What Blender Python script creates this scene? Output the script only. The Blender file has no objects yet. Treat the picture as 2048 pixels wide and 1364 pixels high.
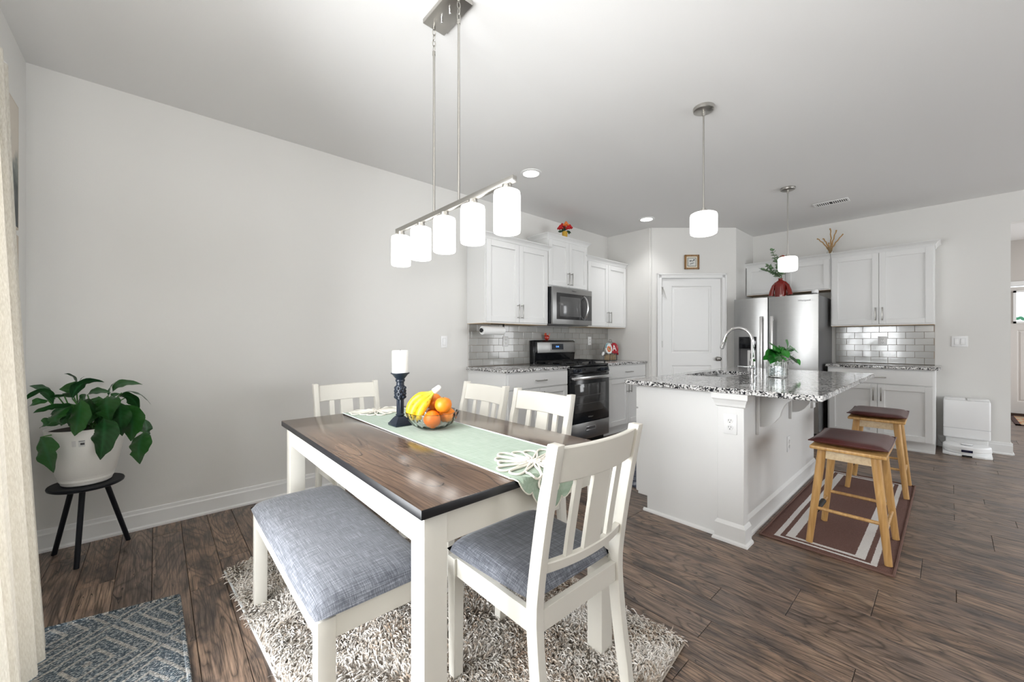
import bpy, bmesh, math, random
import numpy as np
from mathutils import Vector, Matrix
PI = math.pi
R = math.radians
random.seed(7)
col = bpy.context.scene.collection
sc = bpy.context.scene

# ------------------------------------------------------------------ camera
F_PX, TH, CY, H = 789.06, R(42.02), 680.96, 1.196
cd = bpy.data.cameras.new('camera'); cam = bpy.data.objects.new('camera', cd); col.objects.link(cam)
cd.sensor_width = 36.0; cd.lens = 36.0 * F_PX / 2048
cd.shift_y = -(682 - CY) / 2048
cd.clip_start = 0.02
cam.location = (0, 0, H); cam.rotation_euler = (PI / 2, 0, -TH)
sc.camera = cam
# ------------------------------------------------------------------ exposure, world, lights
sc.view_settings.view_transform = 'Standard'
sc.view_settings.look = 'None'
sc.view_settings.gamma = 1.0
sc.view_settings.exposure = 0.74
sc.view_settings.use_curve_mapping = False
w = bpy.data.worlds.new('world'); sc.world = w; w.use_nodes = True
w.node_tree.nodes['Background'].inputs[0].default_value = (0.80, 0.90, 1.0, 1)
w.node_tree.nodes['Background'].inputs[1].default_value = 1.6

def area(name, loc, rot, sx, sy, power, color=(1, 1, 1)):
    l = bpy.data.lights.new(name, 'AREA'); l.shape = 'RECTANGLE'; l.size = sx; l.size_y = sy
    l.energy = power; l.color = color
    o = bpy.data.objects.new(name, l); o.location = loc; o.rotation_euler = rot; col.objects.link(o)
    return o
# daylight through the patio door (left wall)
area('patio_daylight', (-0.90, 1.60, 1.10), (0, R(-78), 0), 2.0, 1.5, 98, (0.97, 0.985, 1.0))
# unseen lamp added low outside the patio door to brighten the ceiling
area('patio_ceiling_fill', (-1.15, 1.60, 0.06), (0, R(-155), 0), 1.0, 1.6, 10, (1.0, 0.99, 0.97))
area('rear_fill', (4.3, -4.75, 1.45), (R(104), 0, 0), 4.3, 1.9, 66, (1.0, 0.99, 0.97))  # unseen fill lamp added behind the camera for the kitchen side
area('hall_daylight', (8.6, -3.4, 1.5), (R(90), 0, 0), 2.2, 1.8, 38, (1.0, 0.97, 0.94))
# unseen fill lamp added behind the camera, aimed up at the ceiling
area('ceiling_fill', (-0.35, -0.15, 1.35), (R(168), 0, R(-15)), 0.5, 0.5, 33, (1.0, 0.99, 0.97))

# ------------------------------------------------------------------ pixel helper (pixel of the photo -> point at a known real distance)
CS, SN = math.cos(TH), math.sin(TH)
def ray(px, py):
    r = (px - 1024) / F_PX; u = -(py - CY) / F_PX
    return Vector((CS * r + SN, -SN * r + CS, u))
def at_y(px, py, Y): d = ray(px, py); return Vector((0, 0, H)) + d * (Y / d.y)
def at_x(px, py, X): d = ray(px, py); return Vector((0, 0, H)) + d * (X / d.x)
def at_z(px, py, Z): d = ray(px, py); return Vector((0, 0, H)) + d * ((Z - H) / d.z)

# ------------------------------------------------------------------ mesh helpers
def NB(): return bmesh.new()
def merge(dst, src, mtx=None):
    if mtx is not None: bmesh.ops.transform(src, matrix=mtx, verts=src.verts)
    me = bpy.data.meshes.new('tmp'); src.to_mesh(me); src.free(); dst.from_mesh(me); bpy.data.meshes.remove(me)
def box(bm, x0, x1, y0, y1, z0, z1, bev=0.0, seg=2, mtx=None, taper=None):
    t = bmesh.new(); bmesh.ops.create_cube(t, size=1)
    for v in t.verts:
        v.co = Vector(((x0 + x1) / 2 + v.co.x * (x1 - x0), (y0 + y1) / 2 + v.co.y * (y1 - y0), (z0 + z1) / 2 + v.co.z * (z1 - z0)))
    if taper:
        cx, cy = (x0 + x1) / 2, (y0 + y1) / 2
        for v in t.verts:
            if v.co.z < (z0 + z1) / 2:
                v.co.x = cx + (v.co.x - cx) * taper; v.co.y = cy + (v.co.y - cy) * taper
    if bev > 0: bmesh.ops.bevel(t, geom=t.edges[:] , offset=bev, segments=seg, affect='EDGES', profile=0.5)
    merge(bm, t, mtx)
def cyl(bm, p0, p1, r0, r1=None, n=20, cap=True):
    p0, p1 = Vector(p0), Vector(p1); r1 = r0 if r1 is None else r1
    t = bmesh.new(); d = p1 - p0
    bmesh.ops.create_cone(t, cap_ends=cap, segments=n, radius1=r0, radius2=r1, depth=d.length)
    merge(bm, t, Matrix.Translation((p0 + p1) / 2) @ d.to_track_quat('Z', 'Y').to_matrix().to_4x4())
def ball(bm, c, r, u=20, v=14, s=(1, 1, 1), rot=None):
    t = bmesh.new(); bmesh.ops.create_uvsphere(t, u_segments=u, v_segments=v, radius=r)
    M = Matrix.Translation(Vector(c)) @ (rot.to_4x4() if rot is not None else Matrix.Identity(4)) @ Matrix.Diagonal((s[0], s[1], s[2], 1))
    merge(bm, t, M)
def lathe(bm, prof, c=(0, 0, 0), n=32, mtx=None, sx=1, sy=1, f=None, cap=False):
    rings = []
    for k, (r, z) in enumerate(prof):
        ring = []
        for i in range(n):
            a = 2 * PI * i / n; rr = r * (f(a, z, k) if f else 1)
            p = Vector((c[0] + rr * math.cos(a) * sx, c[1] + rr * math.sin(a) * sy, c[2] + z))
            ring.append(bm.verts.new(mtx @ p if mtx else p))
        rings.append(ring)
    for a, b in zip(rings, rings[1:]):
        for i in range(n):
            bm.faces.new((a[i], a[(i + 1) % n], b[(i + 1) % n], b[i]))
    if cap:
        bm.faces.new(rings[0][::-1]); bm.faces.new(rings[-1])
def tube(bm, pts, r, n=8, closed=False, flat=1.0, caps=True):
    pts = [Vector(p) for p in pts]; m = len(pts); rings = []
    up = Vector((0, 0, 1)); prev = None
    for i, p in enumerate(pts):
        if closed: t = pts[(i + 1) % m] - pts[i - 1]
        else: t = pts[min(i + 1, m - 1)] - pts[max(i - 1, 0)]
        t.normalize()
        ref = prev if prev is not None else (up if abs(t.z) < .95 else Vector((1, 0, 0)))
        a = t.cross(ref)
        if a.length < 1e-6: a = t.cross(Vector((1, 0.3, 0)))
        a.normalize(); b = a.cross(t).normalized(); prev = b
        rr = r[i] if isinstance(r, (list, tuple)) else r
        rings.append([bm.verts.new(p + a * (rr * math.cos(2 * PI * k / n)) + b * (rr * flat * math.sin(2 * PI * k / n))) for k in range(n)])
    for i in range(m if closed else m - 1):
        A, B = rings[i], rings[(i + 1) % m]
        for k in range(n): bm.faces.new((A[k], A[(k + 1) % n], B[(k + 1) % n], B[k]))
    if not closed and caps:
        bm.faces.new(rings[0][::-1]); bm.faces.new(rings[-1])
def prism(bm, pts, axis, a0, a1, mtx=None, bev=0):
    """polygon pts (2D) extruded along axis between a0 and a1. axis x: pts=(y,z); y: pts=(x,z); z: pts=(x,y)"""
    def P(p, a): return Vector((a, p[0], p[1])) if axis == 'x' else Vector((p[0], a, p[1])) if axis == 'y' else Vector((p[0], p[1], a))
    t = bmesh.new()
    A = [t.verts.new(P(p, a0)) for p in pts]; B = [t.verts.new(P(p, a1)) for p in pts]
    t.faces.new(A[::-1]); t.faces.new(B); n = len(pts)
    for i in range(n): t.faces.new((A[i], A[(i + 1) % n], B[(i + 1) % n], B[i]))
    bmesh.ops.recalc_face_normals(t, faces=t.faces)
    if bev: bmesh.ops.bevel(t, geom=t.edges[:], offset=bev, segments=2, affect='EDGES', profile=0.5)
    merge(bm, t, mtx)
def bez(p, n=12):
    p = [Vector(q) for q in p]; out = []
    for i in range(n + 1):
        t = i / n; q = p[:]
        while len(q) > 1: q = [q[j].lerp(q[j + 1], t) for j in range(len(q) - 1)]
        out.append(q[0])
    return out
ORG = {}
def finish(me, bm, smooth=True, ang=38, mats=()):
    bmesh.ops.recalc_face_normals(bm, faces=bm.faces)
    if smooth:
        lim = R(ang)
        for e in bm.edges:
            if len(e.link_faces) == 2 and e.calc_face_angle(0) > lim: e.smooth = False
        for f in bm.faces: f.smooth = True
    bm.to_mesh(me); bm.free()
    for m in mats: me.materials.append(m)
def obj(name, bm, m, parent=None, loc=None, smooth=True, ang=38):
    """one mesh object; vertices are given in world space and stored relative to the thing's base"""
    org = ORG.get(parent.name) if parent else (Vector(loc) if loc is not None else Vector((0, 0, 0)))
    if org is None: org = Vector((0, 0, 0))
    bmesh.ops.translate(bm, vec=-org, verts=bm.verts)
    me = bpy.data.meshes.new(name); finish(me, bm, smooth, ang, m if isinstance(m, (list, tuple)) else (m,))
    o = bpy.data.objects.new(name, me); col.objects.link(o)
    if parent: o.parent = parent
    else: o.location = org
    ORG[o.name] = org
    return o
def tag(o, label, cat, group=None):
    o['label'] = label; o['category'] = cat
    if group: o['group'] = group
    return o
def thing(name, label, cat, loc=(0, 0, 0), rz=0, group=None):
    o = bpy.data.objects.new(name, None); o.empty_display_size = 0.1; col.objects.link(o)
    o.location = loc; o.rotation_euler = (0, 0, rz); ORG[o.name] = Vector(loc)
    return tag(o, label, cat, group)
def struct(name, bm, m, parent=None, smooth=False, loc=None):
    o = obj(name, bm, m, parent, loc, smooth); o['kind'] = 'structure'; return o
def dup(root, loc, rz, label, group=None):
    def cp(o, par):
        c = o.copy(); col.objects.link(c)
        if par: c.parent = par
        for ch in list(o.children): cp(ch, c)
        return c
    r = cp(root, None); r.location = loc; r.rotation_euler = (0, 0, rz); r['label'] = label
    if group: r['group'] = group
    return r
def textmesh(s, size, depth=0.0008):
    cu = bpy.data.curves.new('t', 'FONT'); cu.body = s; cu.size = size; cu.extrude = depth; cu.align_x = 'CENTER'; cu.align_y = 'CENTER'
    o = bpy.data.objects.new('t', cu); col.objects.link(o)
    me = o.to_mesh(); b = bmesh.new(); b.from_mesh(me); o.to_mesh_clear()
    bpy.data.objects.remove(o); bpy.data.curves.remove(cu)
    return b

# ------------------------------------------------------------------ materials
def newmat(name):
    m = bpy.data.materials.new(name); m.use_nodes = True
    return m, m.node_tree.nodes, m.node_tree.links, m.node_tree.nodes['Principled BSDF']
def mat(name, c, rough=0.5, metal=0.0, bump=0.0, bscale=200, var=0.0, vscale=5, spec=0.5, coat=0, sheen=0, trans=0, ior=1.45, emit=0, stretch=None):
    m, N, L, P = newmat(name)
    P.inputs['Base Color'].default_value = (*c, 1); P.inputs['Roughness'].default_value = rough
    P.inputs['Metallic'].default_value = metal; P.inputs['Specular IOR Level'].default_value = spec
    P.inputs['Coat Weight'].default_value = coat; P.inputs['Sheen Weight'].default_value = sheen
    P.inputs['Transmission Weight'].default_value = trans; P.inputs['IOR'].default_value = ior
    if emit:
        P.inputs['Emission Color'].default_value = (*c, 1); P.inputs['Emission Strength'].default_value = emit
    tc = N.new('ShaderNodeTexCoord'); src = tc.outputs['Object']
    if stretch:
        mp = N.new('ShaderNodeMapping'); mp.inputs['Scale'].default_value = stretch; L.new(src, mp.inputs[0]); src = mp.outputs[0]
    if var:
        n = N.new('ShaderNodeTexNoise'); n.inputs['Scale'].default_value = vscale; n.inputs['Detail'].default_value = 4; L.new(src, n.inputs['Vector'])
        x = N.new('ShaderNodeMix'); x.data_type = 'RGBA'; x.inputs[6].default_value = (*[v * (1 - var) for v in c], 1); x.inputs[7].default_value = (*[min(1, v * (1 + var)) for v in c], 1)
        L.new(n.outputs[0], x.inputs[0]); L.new(x.outputs[2], P.inputs['Base Color'])
    if bump:
        n = N.new('ShaderNodeTexNoise'); n.inputs['Scale'].default_value = bscale; n.inputs['Detail'].default_value = 2; L.new(src, n.inputs['Vector'])
        b = N.new('ShaderNodeBump'); b.inputs['Strength'].default_value = bump; b.inputs['Distance'].default_value = 0.002
        L.new(n.outputs[0], b.inputs['Height']); L.new(b.outputs[0], P.inputs['Normal'])
    return m
def ramp(N, stops):
    r = N.new('ShaderNodeValToRGB'); e = r.color_ramp.elements
    while len(e) < len(stops): e.new(0.5)
    for i, (p, c) in enumerate(stops): e[i].position = p; e[i].color = (*c, 1)
    return r
def math_(N, L, op, a, b=None, c=None):
    n = N.new('ShaderNodeMath'); n.operation = op
    for i, v in enumerate((a, b, c)):
        if v is None: continue
        if isinstance(v, (int, float)): n.inputs[i].default_value = v
        else: L.new(v, n.inputs[i])
    return n.outputs[0]
def mixc(N, L, f, a, b, mode='MIX'):
    n = N.new('ShaderNodeMix'); n.data_type = 'RGBA'; n.blend_type = mode
    for i, v in ((0, f), (6, a), (7, b)):
        if isinstance(v, tuple): n.inputs[i].default_value = (*v, 1)
        elif isinstance(v, (int, float)): n.inputs[i].default_value = v
        else: L.new(v, n.inputs[i])
    return n.outputs[2]

M_wall = mat('wall_paint', (0.74, 0.73, 0.705), 0.85, bump=0.15, bscale=350)
M_ceil = mat('ceiling_paint', (0.78, 0.775, 0.765), 0.9, bump=0.15, bscale=300)
M_trim = mat('trim_paint', (0.80, 0.80, 0.79), 0.35)
M_cab = mat('cabinet_paint', (0.78, 0.78, 0.77), 0.38)
M_chairw = mat('cream_paint', (0.68, 0.655, 0.59), 0.33, var=0.03, vscale=9)
M_metal = mat('brushed_nickel', (0.50, 0.485, 0.455), 0.32, 1.0)
M_handle = mat('handle_nickel', (0.42, 0.41, 0.39), 0.3, 1.0)
M_chrome = mat('chrome', (0.82, 0.82, 0.83), 0.06, 1.0)
M_black = mat('black_enamel', (0.006, 0.007, 0.009), 0.14)
M_blackm = mat('black_matte', (0.012, 0.012, 0.013), 0.55)
M_darkgrey = mat('fridge_side_paint', (0.13, 0.13, 0.132), 0.32)
M_white = mat('white_plastic', (0.86, 0.86, 0.86), 0.3)
M_offw = mat('offwhite_plastic', (0.78, 0.78, 0.77), 0.3)
M_slot = mat('dark_slot', (0.02, 0.02, 0.02), 0.6)
M_ebony = mat('charcoal_wood', (0.007, 0.008, 0.012), 0.45, spec=.3)
M_lamp = mat('lit_frosted_glass', (1.0, 0.985, 0.96), 0.4, emit=1.8)
M_bulb = mat('lit_lens', (1.0, 0.98, 0.95), 0.4, emit=9)
M_wax = mat('white_wax', (0.90, 0.89, 0.86), 0.5)
M_ironblue = mat('painted_iron', (0.012, 0.018, 0.030), 0.28, 0.0)
M_pot = mat('pot_plastic', (0.80, 0.78, 0.74), 0.55, bump=0.1, bscale=120)
M_soil = mat('soil', (0.02, 0.014, 0.01), 0.95, bump=1, bscale=90)
M_label = mat('label_paper', (0.62, 0.62, 0.60), 0.7)
M_ink = mat('ink', (0.06, 0.06, 0.06), 0.7)
M_maple = mat('maple_veneer', (0.62, 0.47, 0.30), 0.5)

def stainless():
    m, N, L, P = newmat('stainless_steel')
    P.inputs['Metallic'].default_value = 1
    tc = N.new('ShaderNodeTexCoord'); mp = N.new('ShaderNodeMapping'); mp.inputs['Scale'].default_value = (3, 3, 260); L.new(tc.outputs['Object'], mp.inputs[0])
    n = N.new('ShaderNodeTexNoise'); n.inputs['Scale'].default_value = 2; n.inputs['Detail'].default_value = 3; L.new(mp.outputs[0], n.inputs['Vector'])
    r = ramp(N, [(0.3, (0.31, 0.31, 0.31)), (0.7, (0.37, 0.37, 0.37))]); L.new(n.outputs[0], r.inputs[0])
    L.new(r.outputs[0], P.inputs['Roughness'])
    r2 = ramp(N, [(0.3, (0.345, 0.345, 0.342)), (0.7, (0.375, 0.375, 0.37))]); L.new(n.outputs[0], r2.inputs[0]); L.new(r2.outputs[0], P.inputs['Base Color'])
    return m
M_steel = stainless()

def granite():
    m, N, L, P = newmat('speckled_granite')
    tc = N.new('ShaderNodeTexCoord')
    v = N.new('ShaderNodeTexVoronoi'); v.inputs['Scale'].default_value = 135; v.inputs['Randomness'].default_value = 1
    n = N.new('ShaderNodeTexNoise'); n.inputs['Scale'].default_value = 60; n.inputs['Detail'].default_value = 3
    n2 = N.new('ShaderNodeTexNoise'); n2.inputs['Scale'].default_value = 17; n2.inputs['Detail'].default_value = 4
    mv = N.new('ShaderNodeVectorMath'); mv.operation = 'MULTIPLY_ADD'; mv.inputs[1].default_value = (.02, .02, .02)
    L.new(tc.outputs['Object'], n.inputs['Vector']); L.new(tc.outputs['Object'], n2.inputs['Vector'])
    L.new(n.outputs['Color'], mv.inputs[0]); L.new(tc.outputs['Object'], mv.inputs[2]); L.new(mv.outputs[0], v.inputs['Vector'])
    sep = N.new('ShaderNodeSeparateColor'); L.new(v.outputs['Color'], sep.inputs[0])
    s = math_(N, L, 'ADD', sep.outputs[0], math_(N, L, 'MULTIPLY', math_(N, L, 'SUBTRACT', n2.outputs[0], 0.5), 1.1))
    r = ramp(N, [(0.0, (0.010, 0.011, 0.014)), (0.24, (0.02, 0.022, 0.03)), (0.27, (0.16, 0.155, 0.15)), (0.46, (0.30, 0.29, 0.28)), (0.50, (0.56, 0.55, 0.535)), (0.75, (0.72, 0.71, 0.70)), (1.0, (0.80, 0.80, 0.80))])
    L.new(s, r.inputs[0]); L.new(r.outputs[0], P.inputs['Base Color'])
    P.inputs['Roughness'].default_value = 0.07; P.inputs['Specular IOR Level'].default_value = 0.62
    return m
M_granite = granite()

def plank_mat():
    m, N, L, P = newmat('brown_laminate')
    tc = N.new('ShaderNodeTexCoord'); oi = N.new('ShaderNodeObjectInfo')
    off = N.new('ShaderNodeVectorMath'); off.operation = 'MULTIPLY_ADD'
    off.inputs[1].default_value = (37.0, 91.0, 13.0); 
    comb = N.new('ShaderNodeCombineXYZ')
    for i in range(3): L.new(oi.outputs['Random'], comb.inputs[i])
    L.new(comb.outputs[0], off.inputs[0]); L.new(tc.outputs['Object'], off.inputs[2])
    def nz(scale, detail, rough=0.6, dist=0.0):
        mp = N.new('ShaderNodeMapping'); mp.inputs['Scale'].default_value = scale; L.new(off.outputs[0], mp.inputs[0])
        n = N.new('ShaderNodeTexNoise'); n.inputs['Scale'].default_value = 1; n.inputs['Detail'].default_value = detail
        n.inputs['Roughness'].default_value = rough; n.inputs['Distortion'].default_value = dist
        L.new(mp.outputs[0], n.inputs['Vector']); return n.outputs[0]
    big = nz((5.5, 1.3, 1), 2, 0.45, 0.5)       # cathedral field
    rings = math_(N, L, 'FRACT', math_(N, L, 'MULTIPLY', big, 17.0))
    rings = math_(N, L, 'POWER', math_(N, L, 'ABSOLUTE', math_(N, L, 'SUBTRACT', math_(N, L, 'MULTIPLY', rings, 2.0), 1.0)), 3.0)
    fine = nz((190, 5, 1), 3, 0.7)
    blot = nz((9, 3.2, 1), 5, 0.65, 0.5)
    base = ramp(N, [(0.30, (0.045, 0.038, 0.037)), (0.42, (0.150, 0.104, 0.078)), (0.54, (0.310, 0.205, 0.140)), (0.72, (0.43, 0.300, 0.205))])
    L.new(blot, base.inputs[0])
    grey = mixc(N, L, math_(N, L, 'MULTIPLY', math_(N, L, 'FRACT', math_(N, L, 'MULTIPLY', oi.outputs['Random'], 7.31)), 0.55), base.outputs[0], (0.205, 0.160, 0.138))
    d1 = mixc(N, L, math_(N, L, 'MULTIPLY', rings, 0.72), grey, (0.034, 0.026, 0.022))
    fr = ramp(N, [(0.36, (0.34, 0.34, 0.35)), (0.55, (0.98, 0.98, 0.98)), (0.72, (1.35, 1.32, 1.30))]); L.new(fine, fr.inputs[0])
    d2 = mixc(N, L, 1.0, d1, fr.outputs[0], 'MULTIPLY')
    crack = nz((26, 2.2, 1), 2, 0.5, 1.8)
    ck = math_(N, L, 'LESS_THAN', math_(N, L, 'ABSOLUTE', math_(N, L, 'SUBTRACT', crack, 0.36)), 0.009)
    d3 = mixc(N, L, math_(N, L, 'MULTIPLY', ck, 0.8), d2, (0.012, 0.011, 0.012))
    L.new(d3, P.inputs['Base Color'])
    rr = ramp(N, [(0.3, (0.28, 0.28, 0.28)), (0.7, (0.40, 0.40, 0.40))]); L.new(fine, rr.inputs[0]); L.new(rr.outputs[0], P.inputs['Roughness'])
    b = N.new('ShaderNodeBump'); b.inputs['Strength'].default_value = 0.25; b.inputs['Distance'].default_value = 0.0015
    L.new(math_(N, L, 'SUBTRACT', fine, math_(N, L, 'MULTIPLY', rings, 0.5)), b.inputs['Height']); L.new(b.outputs[0], P.inputs['Normal'])
    return m
M_plank = plank_mat()

def tabletop_mat():
    m, N, L, P = newmat('dark_tabletop_wood')
    tc = N.new('ShaderNodeTexCoord')
    sx = N.new('ShaderNodeSeparateXYZ'); L.new(tc.outputs['Object'], sx.inputs[0])
    board = math_(N, L, 'FLOOR', math_(N, L, 'MULTIPLY', sx.outputs[0], 1 / 0.142))
    cb = N.new('ShaderNodeCombineXYZ'); L.new(math_(N, L, 'MULTIPLY', board, 3.7), cb.inputs[1]); L.new(math_(N, L, 'MULTIPLY', board, 1.3), cb.inputs[2])
    ad = N.new('ShaderNodeVectorMath'); L.new(tc.outputs['Object'], ad.inputs[0]); L.new(cb.outputs[0], ad.inputs[1])
    def nz(scale, detail, rough=0.6, dist=0.0):
        mp = N.new('ShaderNodeMapping'); mp.inputs['Scale'].default_value = scale; L.new(ad.outputs[0], mp.inputs[0])
        n = N.new('ShaderNodeTexNoise'); n.inputs['Scale'].default_value = 1; n.inputs['Detail'].default_value = detail
        n.inputs['Roughness'].default_value = rough; n.inputs['Distortion'].default_value = dist
        L.new(mp.outputs[0], n.inputs['Vector']); return n.outputs[0]
    fld = nz((6.5, 1.1, 1), 1, 0.4, 0.4)
    g = math_(N, L, 'FRACT', math_(N, L, 'MULTIPLY', fld, 11))
    g = math_(N, L, 'POWER', math_(N, L, 'ABSOLUTE', math_(N, L, 'SUBTRACT', math_(N, L, 'MULTIPLY', g, 2), 1)), 14)
    blot = nz((10, 2, 1), 4)
    base = ramp(N, [(0.3, (0.075, 0.048, 0.034)), (0.55, (0.135, 0.085, 0.057)), (0.75, (0.195, 0.125, 0.082))]); L.new(blot, base.inputs[0])
    fine = nz((240, 5, 1), 2)
    fr = ramp(N, [(0.35, (0.62, 0.62, 0.62)), (0.6, (1.1, 1.1, 1.1))]); L.new(fine, fr.inputs[0])
    c = mixc(N, L, 1.0, mixc(N, L, math_(N, L, 'MULTIPLY', g, 0.85), base.outputs[0], (0.012, 0.009, 0.008)), fr.outputs[0], 'MULTIPLY')
    L.new(c, P.inputs['Base Color']); P.inputs['Roughness'].default_value = 0.17; P.inputs['Specular IOR Level'].default_value = 0.48
    b = N.new('ShaderNodeBump'); b.inputs['Strength'].default_value = 0.04; b.inputs['Distance'].default_value = 0.0006
    L.new(math_(N, L, 'SUBTRACT', fine, g), b.inputs['Height']); L.new(b.outputs[0], P.inputs['Normal'])
    return m
M_top = tabletop_mat()
M_topedge = mat('black_table_edge', (0.012, 0.012, 0.014), 0.3)

def fabric(name, c1, c2, c3, s=1.0):
    m, N, L, P = newmat(name)
    tc = N.new('ShaderNodeTexCoord')
    def nz(scale, d=2):
        mp = N.new('ShaderNodeMapping'); mp.inputs['Scale'].default_value = scale; L.new(tc.outputs['Object'], mp.inputs[0])
        n = N.new('ShaderNodeTexNoise'); n.inputs['Scale'].default_value = s; n.inputs['Detail'].default_value = d; L.new(mp.outputs[0], n.inputs['Vector']); return n.outputs[0]
    a = nz((520, 14, 60)); b = nz((14, 520, 60)); w_ = nz((900, 900, 900))
    h = math_(N, L, 'ADD', math_(N, L, 'MULTIPLY', a, 0.5), math_(N, L, 'MULTIPLY', b, 0.5))
    h2 = math_(N, L, 'ADD', math_(N, L, 'MULTIPLY', h, 0.8), math_(N, L, 'MULTIPLY', w_, 0.2))
    r = ramp(N, [(0.36, c1), (0.5, c2), (0.64, c3)]); L.new(h2, r.inputs[0]); L.new(r.outputs[0], P.inputs['Base Color'])
    P.inputs['Roughness'].default_value = 0.9; P.inputs['Sheen Weight'].default_value = 0.25
    bp = N.new('ShaderNodeBump'); bp.inputs['Strength'].default_value = 0.5; bp.inputs['Distance'].default_value = 0.001
    L.new(h2, bp.inputs['Height']); L.new(bp.outputs[0], P.inputs['Normal'])
    return m
M_fabric = fabric('grey_tweed', (0.042, 0.047, 0.060), (0.108, 0.115, 0.135), (0.265, 0.275, 0.305))
M_linen = fabric('cream_linen', (0.54, 0.50, 0.43), (0.64, 0.605, 0.53), (0.74, 0.71, 0.64))
# the curtain lets some daylight through
_nt = M_linen.node_tree; _o = _nt.nodes['Material Output']; _p = _nt.nodes['Principled BSDF']; _t = _nt.nodes.new('ShaderNodeBsdfTranslucent'); _t.inputs[0].default_value = (.55, .50, .42, 1)
_m = _nt.nodes.new('ShaderNodeMixShader'); _m.inputs[0].default_value = .10; _nt.links.new(_p.outputs[0], _m.inputs[1]); _nt.links.new(_t.outputs[0], _m.inputs[2]); _nt.links.new(_m.outputs[0], _o.inputs[0])
M_runner = fabric('sage_linen', (0.22, 0.31, 0.22), (0.30, 0.39, 0.30), (0.40, 0.48, 0.40))
M_cord = mat('cream_cord', (0.80, 0.76, 0.68), 0.85, bump=0.8, bscale=600)
M_stitch = mat('white_thread', (0.82, 0.86, 0.88), 0.8)

def wood(name, c1, c2, scale=(60, 60, 4), rough=0.4):
    m, N, L, P = newmat(name)
    tc = N.new('ShaderNodeTexCoord'); mp = N.new('ShaderNodeMapping'); mp.inputs['Scale'].default_value = scale; L.new(tc.outputs['Object'], mp.inputs[0])
    n = N.new('ShaderNodeTexNoise'); n.inputs['Scale'].default_value = 1; n.inputs['Detail'].default_value = 4; n.inputs['Distortion'].default_value = 0.5; L.new(mp.outputs[0], n.inputs['Vector'])
    r = ramp(N, [(0.3, c1), (0.7, c2)]); L.new(n.outputs[0], r.inputs[0]); L.new(r.outputs[0], P.inputs['Base Color']); P.inputs['Roughness'].default_value = rough
    return m
M_oak = wood('honey_wood', (0.44, 0.235, 0.075), (0.66, 0.40, 0.15))
M_pale = wood('pale_wood', (0.66, 0.50, 0.30), (0.80, 0.66, 0.44), (4, 60, 60))
M_frame = wood('picture_frame_wood', (0.20, 0.10, 0.03), (0.36, 0.19, 0.06))
M_leather = mat('burgundy_leather', (0.085, 0.022, 0.020), 0.30, bump=0.3, bscale=90, var=0.25, vscale=14)

def leafmat(name, c, c2):
    m, N, L, P = newmat(name)
    at = N.new('ShaderNodeAttribute'); at.attribute_name = 'vein'
    oi = N.new('ShaderNodeObjectInfo')
    b = mixc(N, L, oi.outputs['Random'], c, c2)
    L.new(mixc(N, L, at.outputs['Fac'], b, tuple(min(1, v * 3.2 + 0.012) for v in c)), P.inputs['Base Color'])
    P.inputs['Roughness'].default_value = 0.34
    P.inputs['Subsurface Weight'].default_value = 0.0
    return m
M_lily = leafmat('peace_lily_leaf', (0.006, 0.036, 0.010), (0.020, 0.100, 0.012))
M_pothos = leafmat('bright_leaf', (0.008, 0.10, 0.010), (0.045, 0.33, 0.030))
M_stem = mat('green_stem', (0.05, 0.16, 0.03), 0.5)
M_glass = mat('clear_glass', (0.97, 0.99, 0.98), 0.02, trans=1, ior=1.45)
def thinglass():
    m, N, L, P = newmat('window_pane')
    N.remove(P); o = N['Material Output']
    t = N.new('ShaderNodeBsdfTransparent'); g = N.new('ShaderNodeBsdfGlossy'); g.inputs['Roughness'].default_value = 0.02
    fr = N.new('ShaderNodeFresnel'); fr.inputs[0].default_value = 1.3
    mx = N.new('ShaderNodeMixShader'); L.new(fr.outputs[0], mx.inputs[0]); L.new(t.outputs[0], mx.inputs[1]); L.new(g.outputs[0], mx.inputs[2]); L.new(mx.outputs[0], o.inputs[0])
    return m
M_pane = thinglass()
M_cut = mat('cut_glass', (1.0, 1.0, 1.0), 0.03, trans=1, ior=1.5)

# ------------------------------------------------------------------ room shell
XL, YB, XF, CZ = -0.54, 3.441, 6.62, 2.743
YN = -4.6
PA, PB = Vector((5.035, 2.757, 0)), Vector((5.905, 1.965, 0))
b = NB(); box(b, XL - .12, 5.035 + .0, YB, YB + .12, 0, CZ); struct('wall_back', b, M_wall)
b = NB()   # left wall with the patio door opening
box(b, XL - .12, XL, 2.35, YB + .12, 0, CZ); box(b, XL - .12, XL, YN, 0.80, 0, CZ); box(b, XL - .12, XL, 0.80, 2.35, 2.08, CZ)
struct('wall_left', b, M_wall)
b = NB(); box(b, 5.035, 5.155, PA.y - .02, YB + .12, 0, CZ); struct('wall_pantry', b, M_wall)
b = NB(); box(b, 5.90, XF + .14, 1.968, 2.09, 0, CZ); struct('wall_fridge_side', b, M_wall)
b = NB()
box(b, XF, XF + .14, -0.425, 2.09, 0, CZ); box(b, XF, XF + .14, -2.3, -0.425, 2.434, CZ); box(b, XF, XF + .14, YN, -2.3, 0, CZ)
struct('wall_right', b, M_wall)
b = NB()   # wall behind the camera with its window opening
box(b, XL - .12, 2.1, YN - .12, YN, 0, CZ)
box(b, 6.5, XF + .14, YN - .12, YN, 0, CZ); box(b, 2.1, 6.5, YN - .12, YN, 0, 0.45); box(b, 2.1, 6.5, YN - .12, YN, 2.4, CZ)
struct('wall_front', b, M_wall)
b = NB(); box(b, XL - .12, XF + .14, YN - .12, YB + .12, CZ, CZ + .1); struct('ceiling', b, M_ceil)
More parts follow.
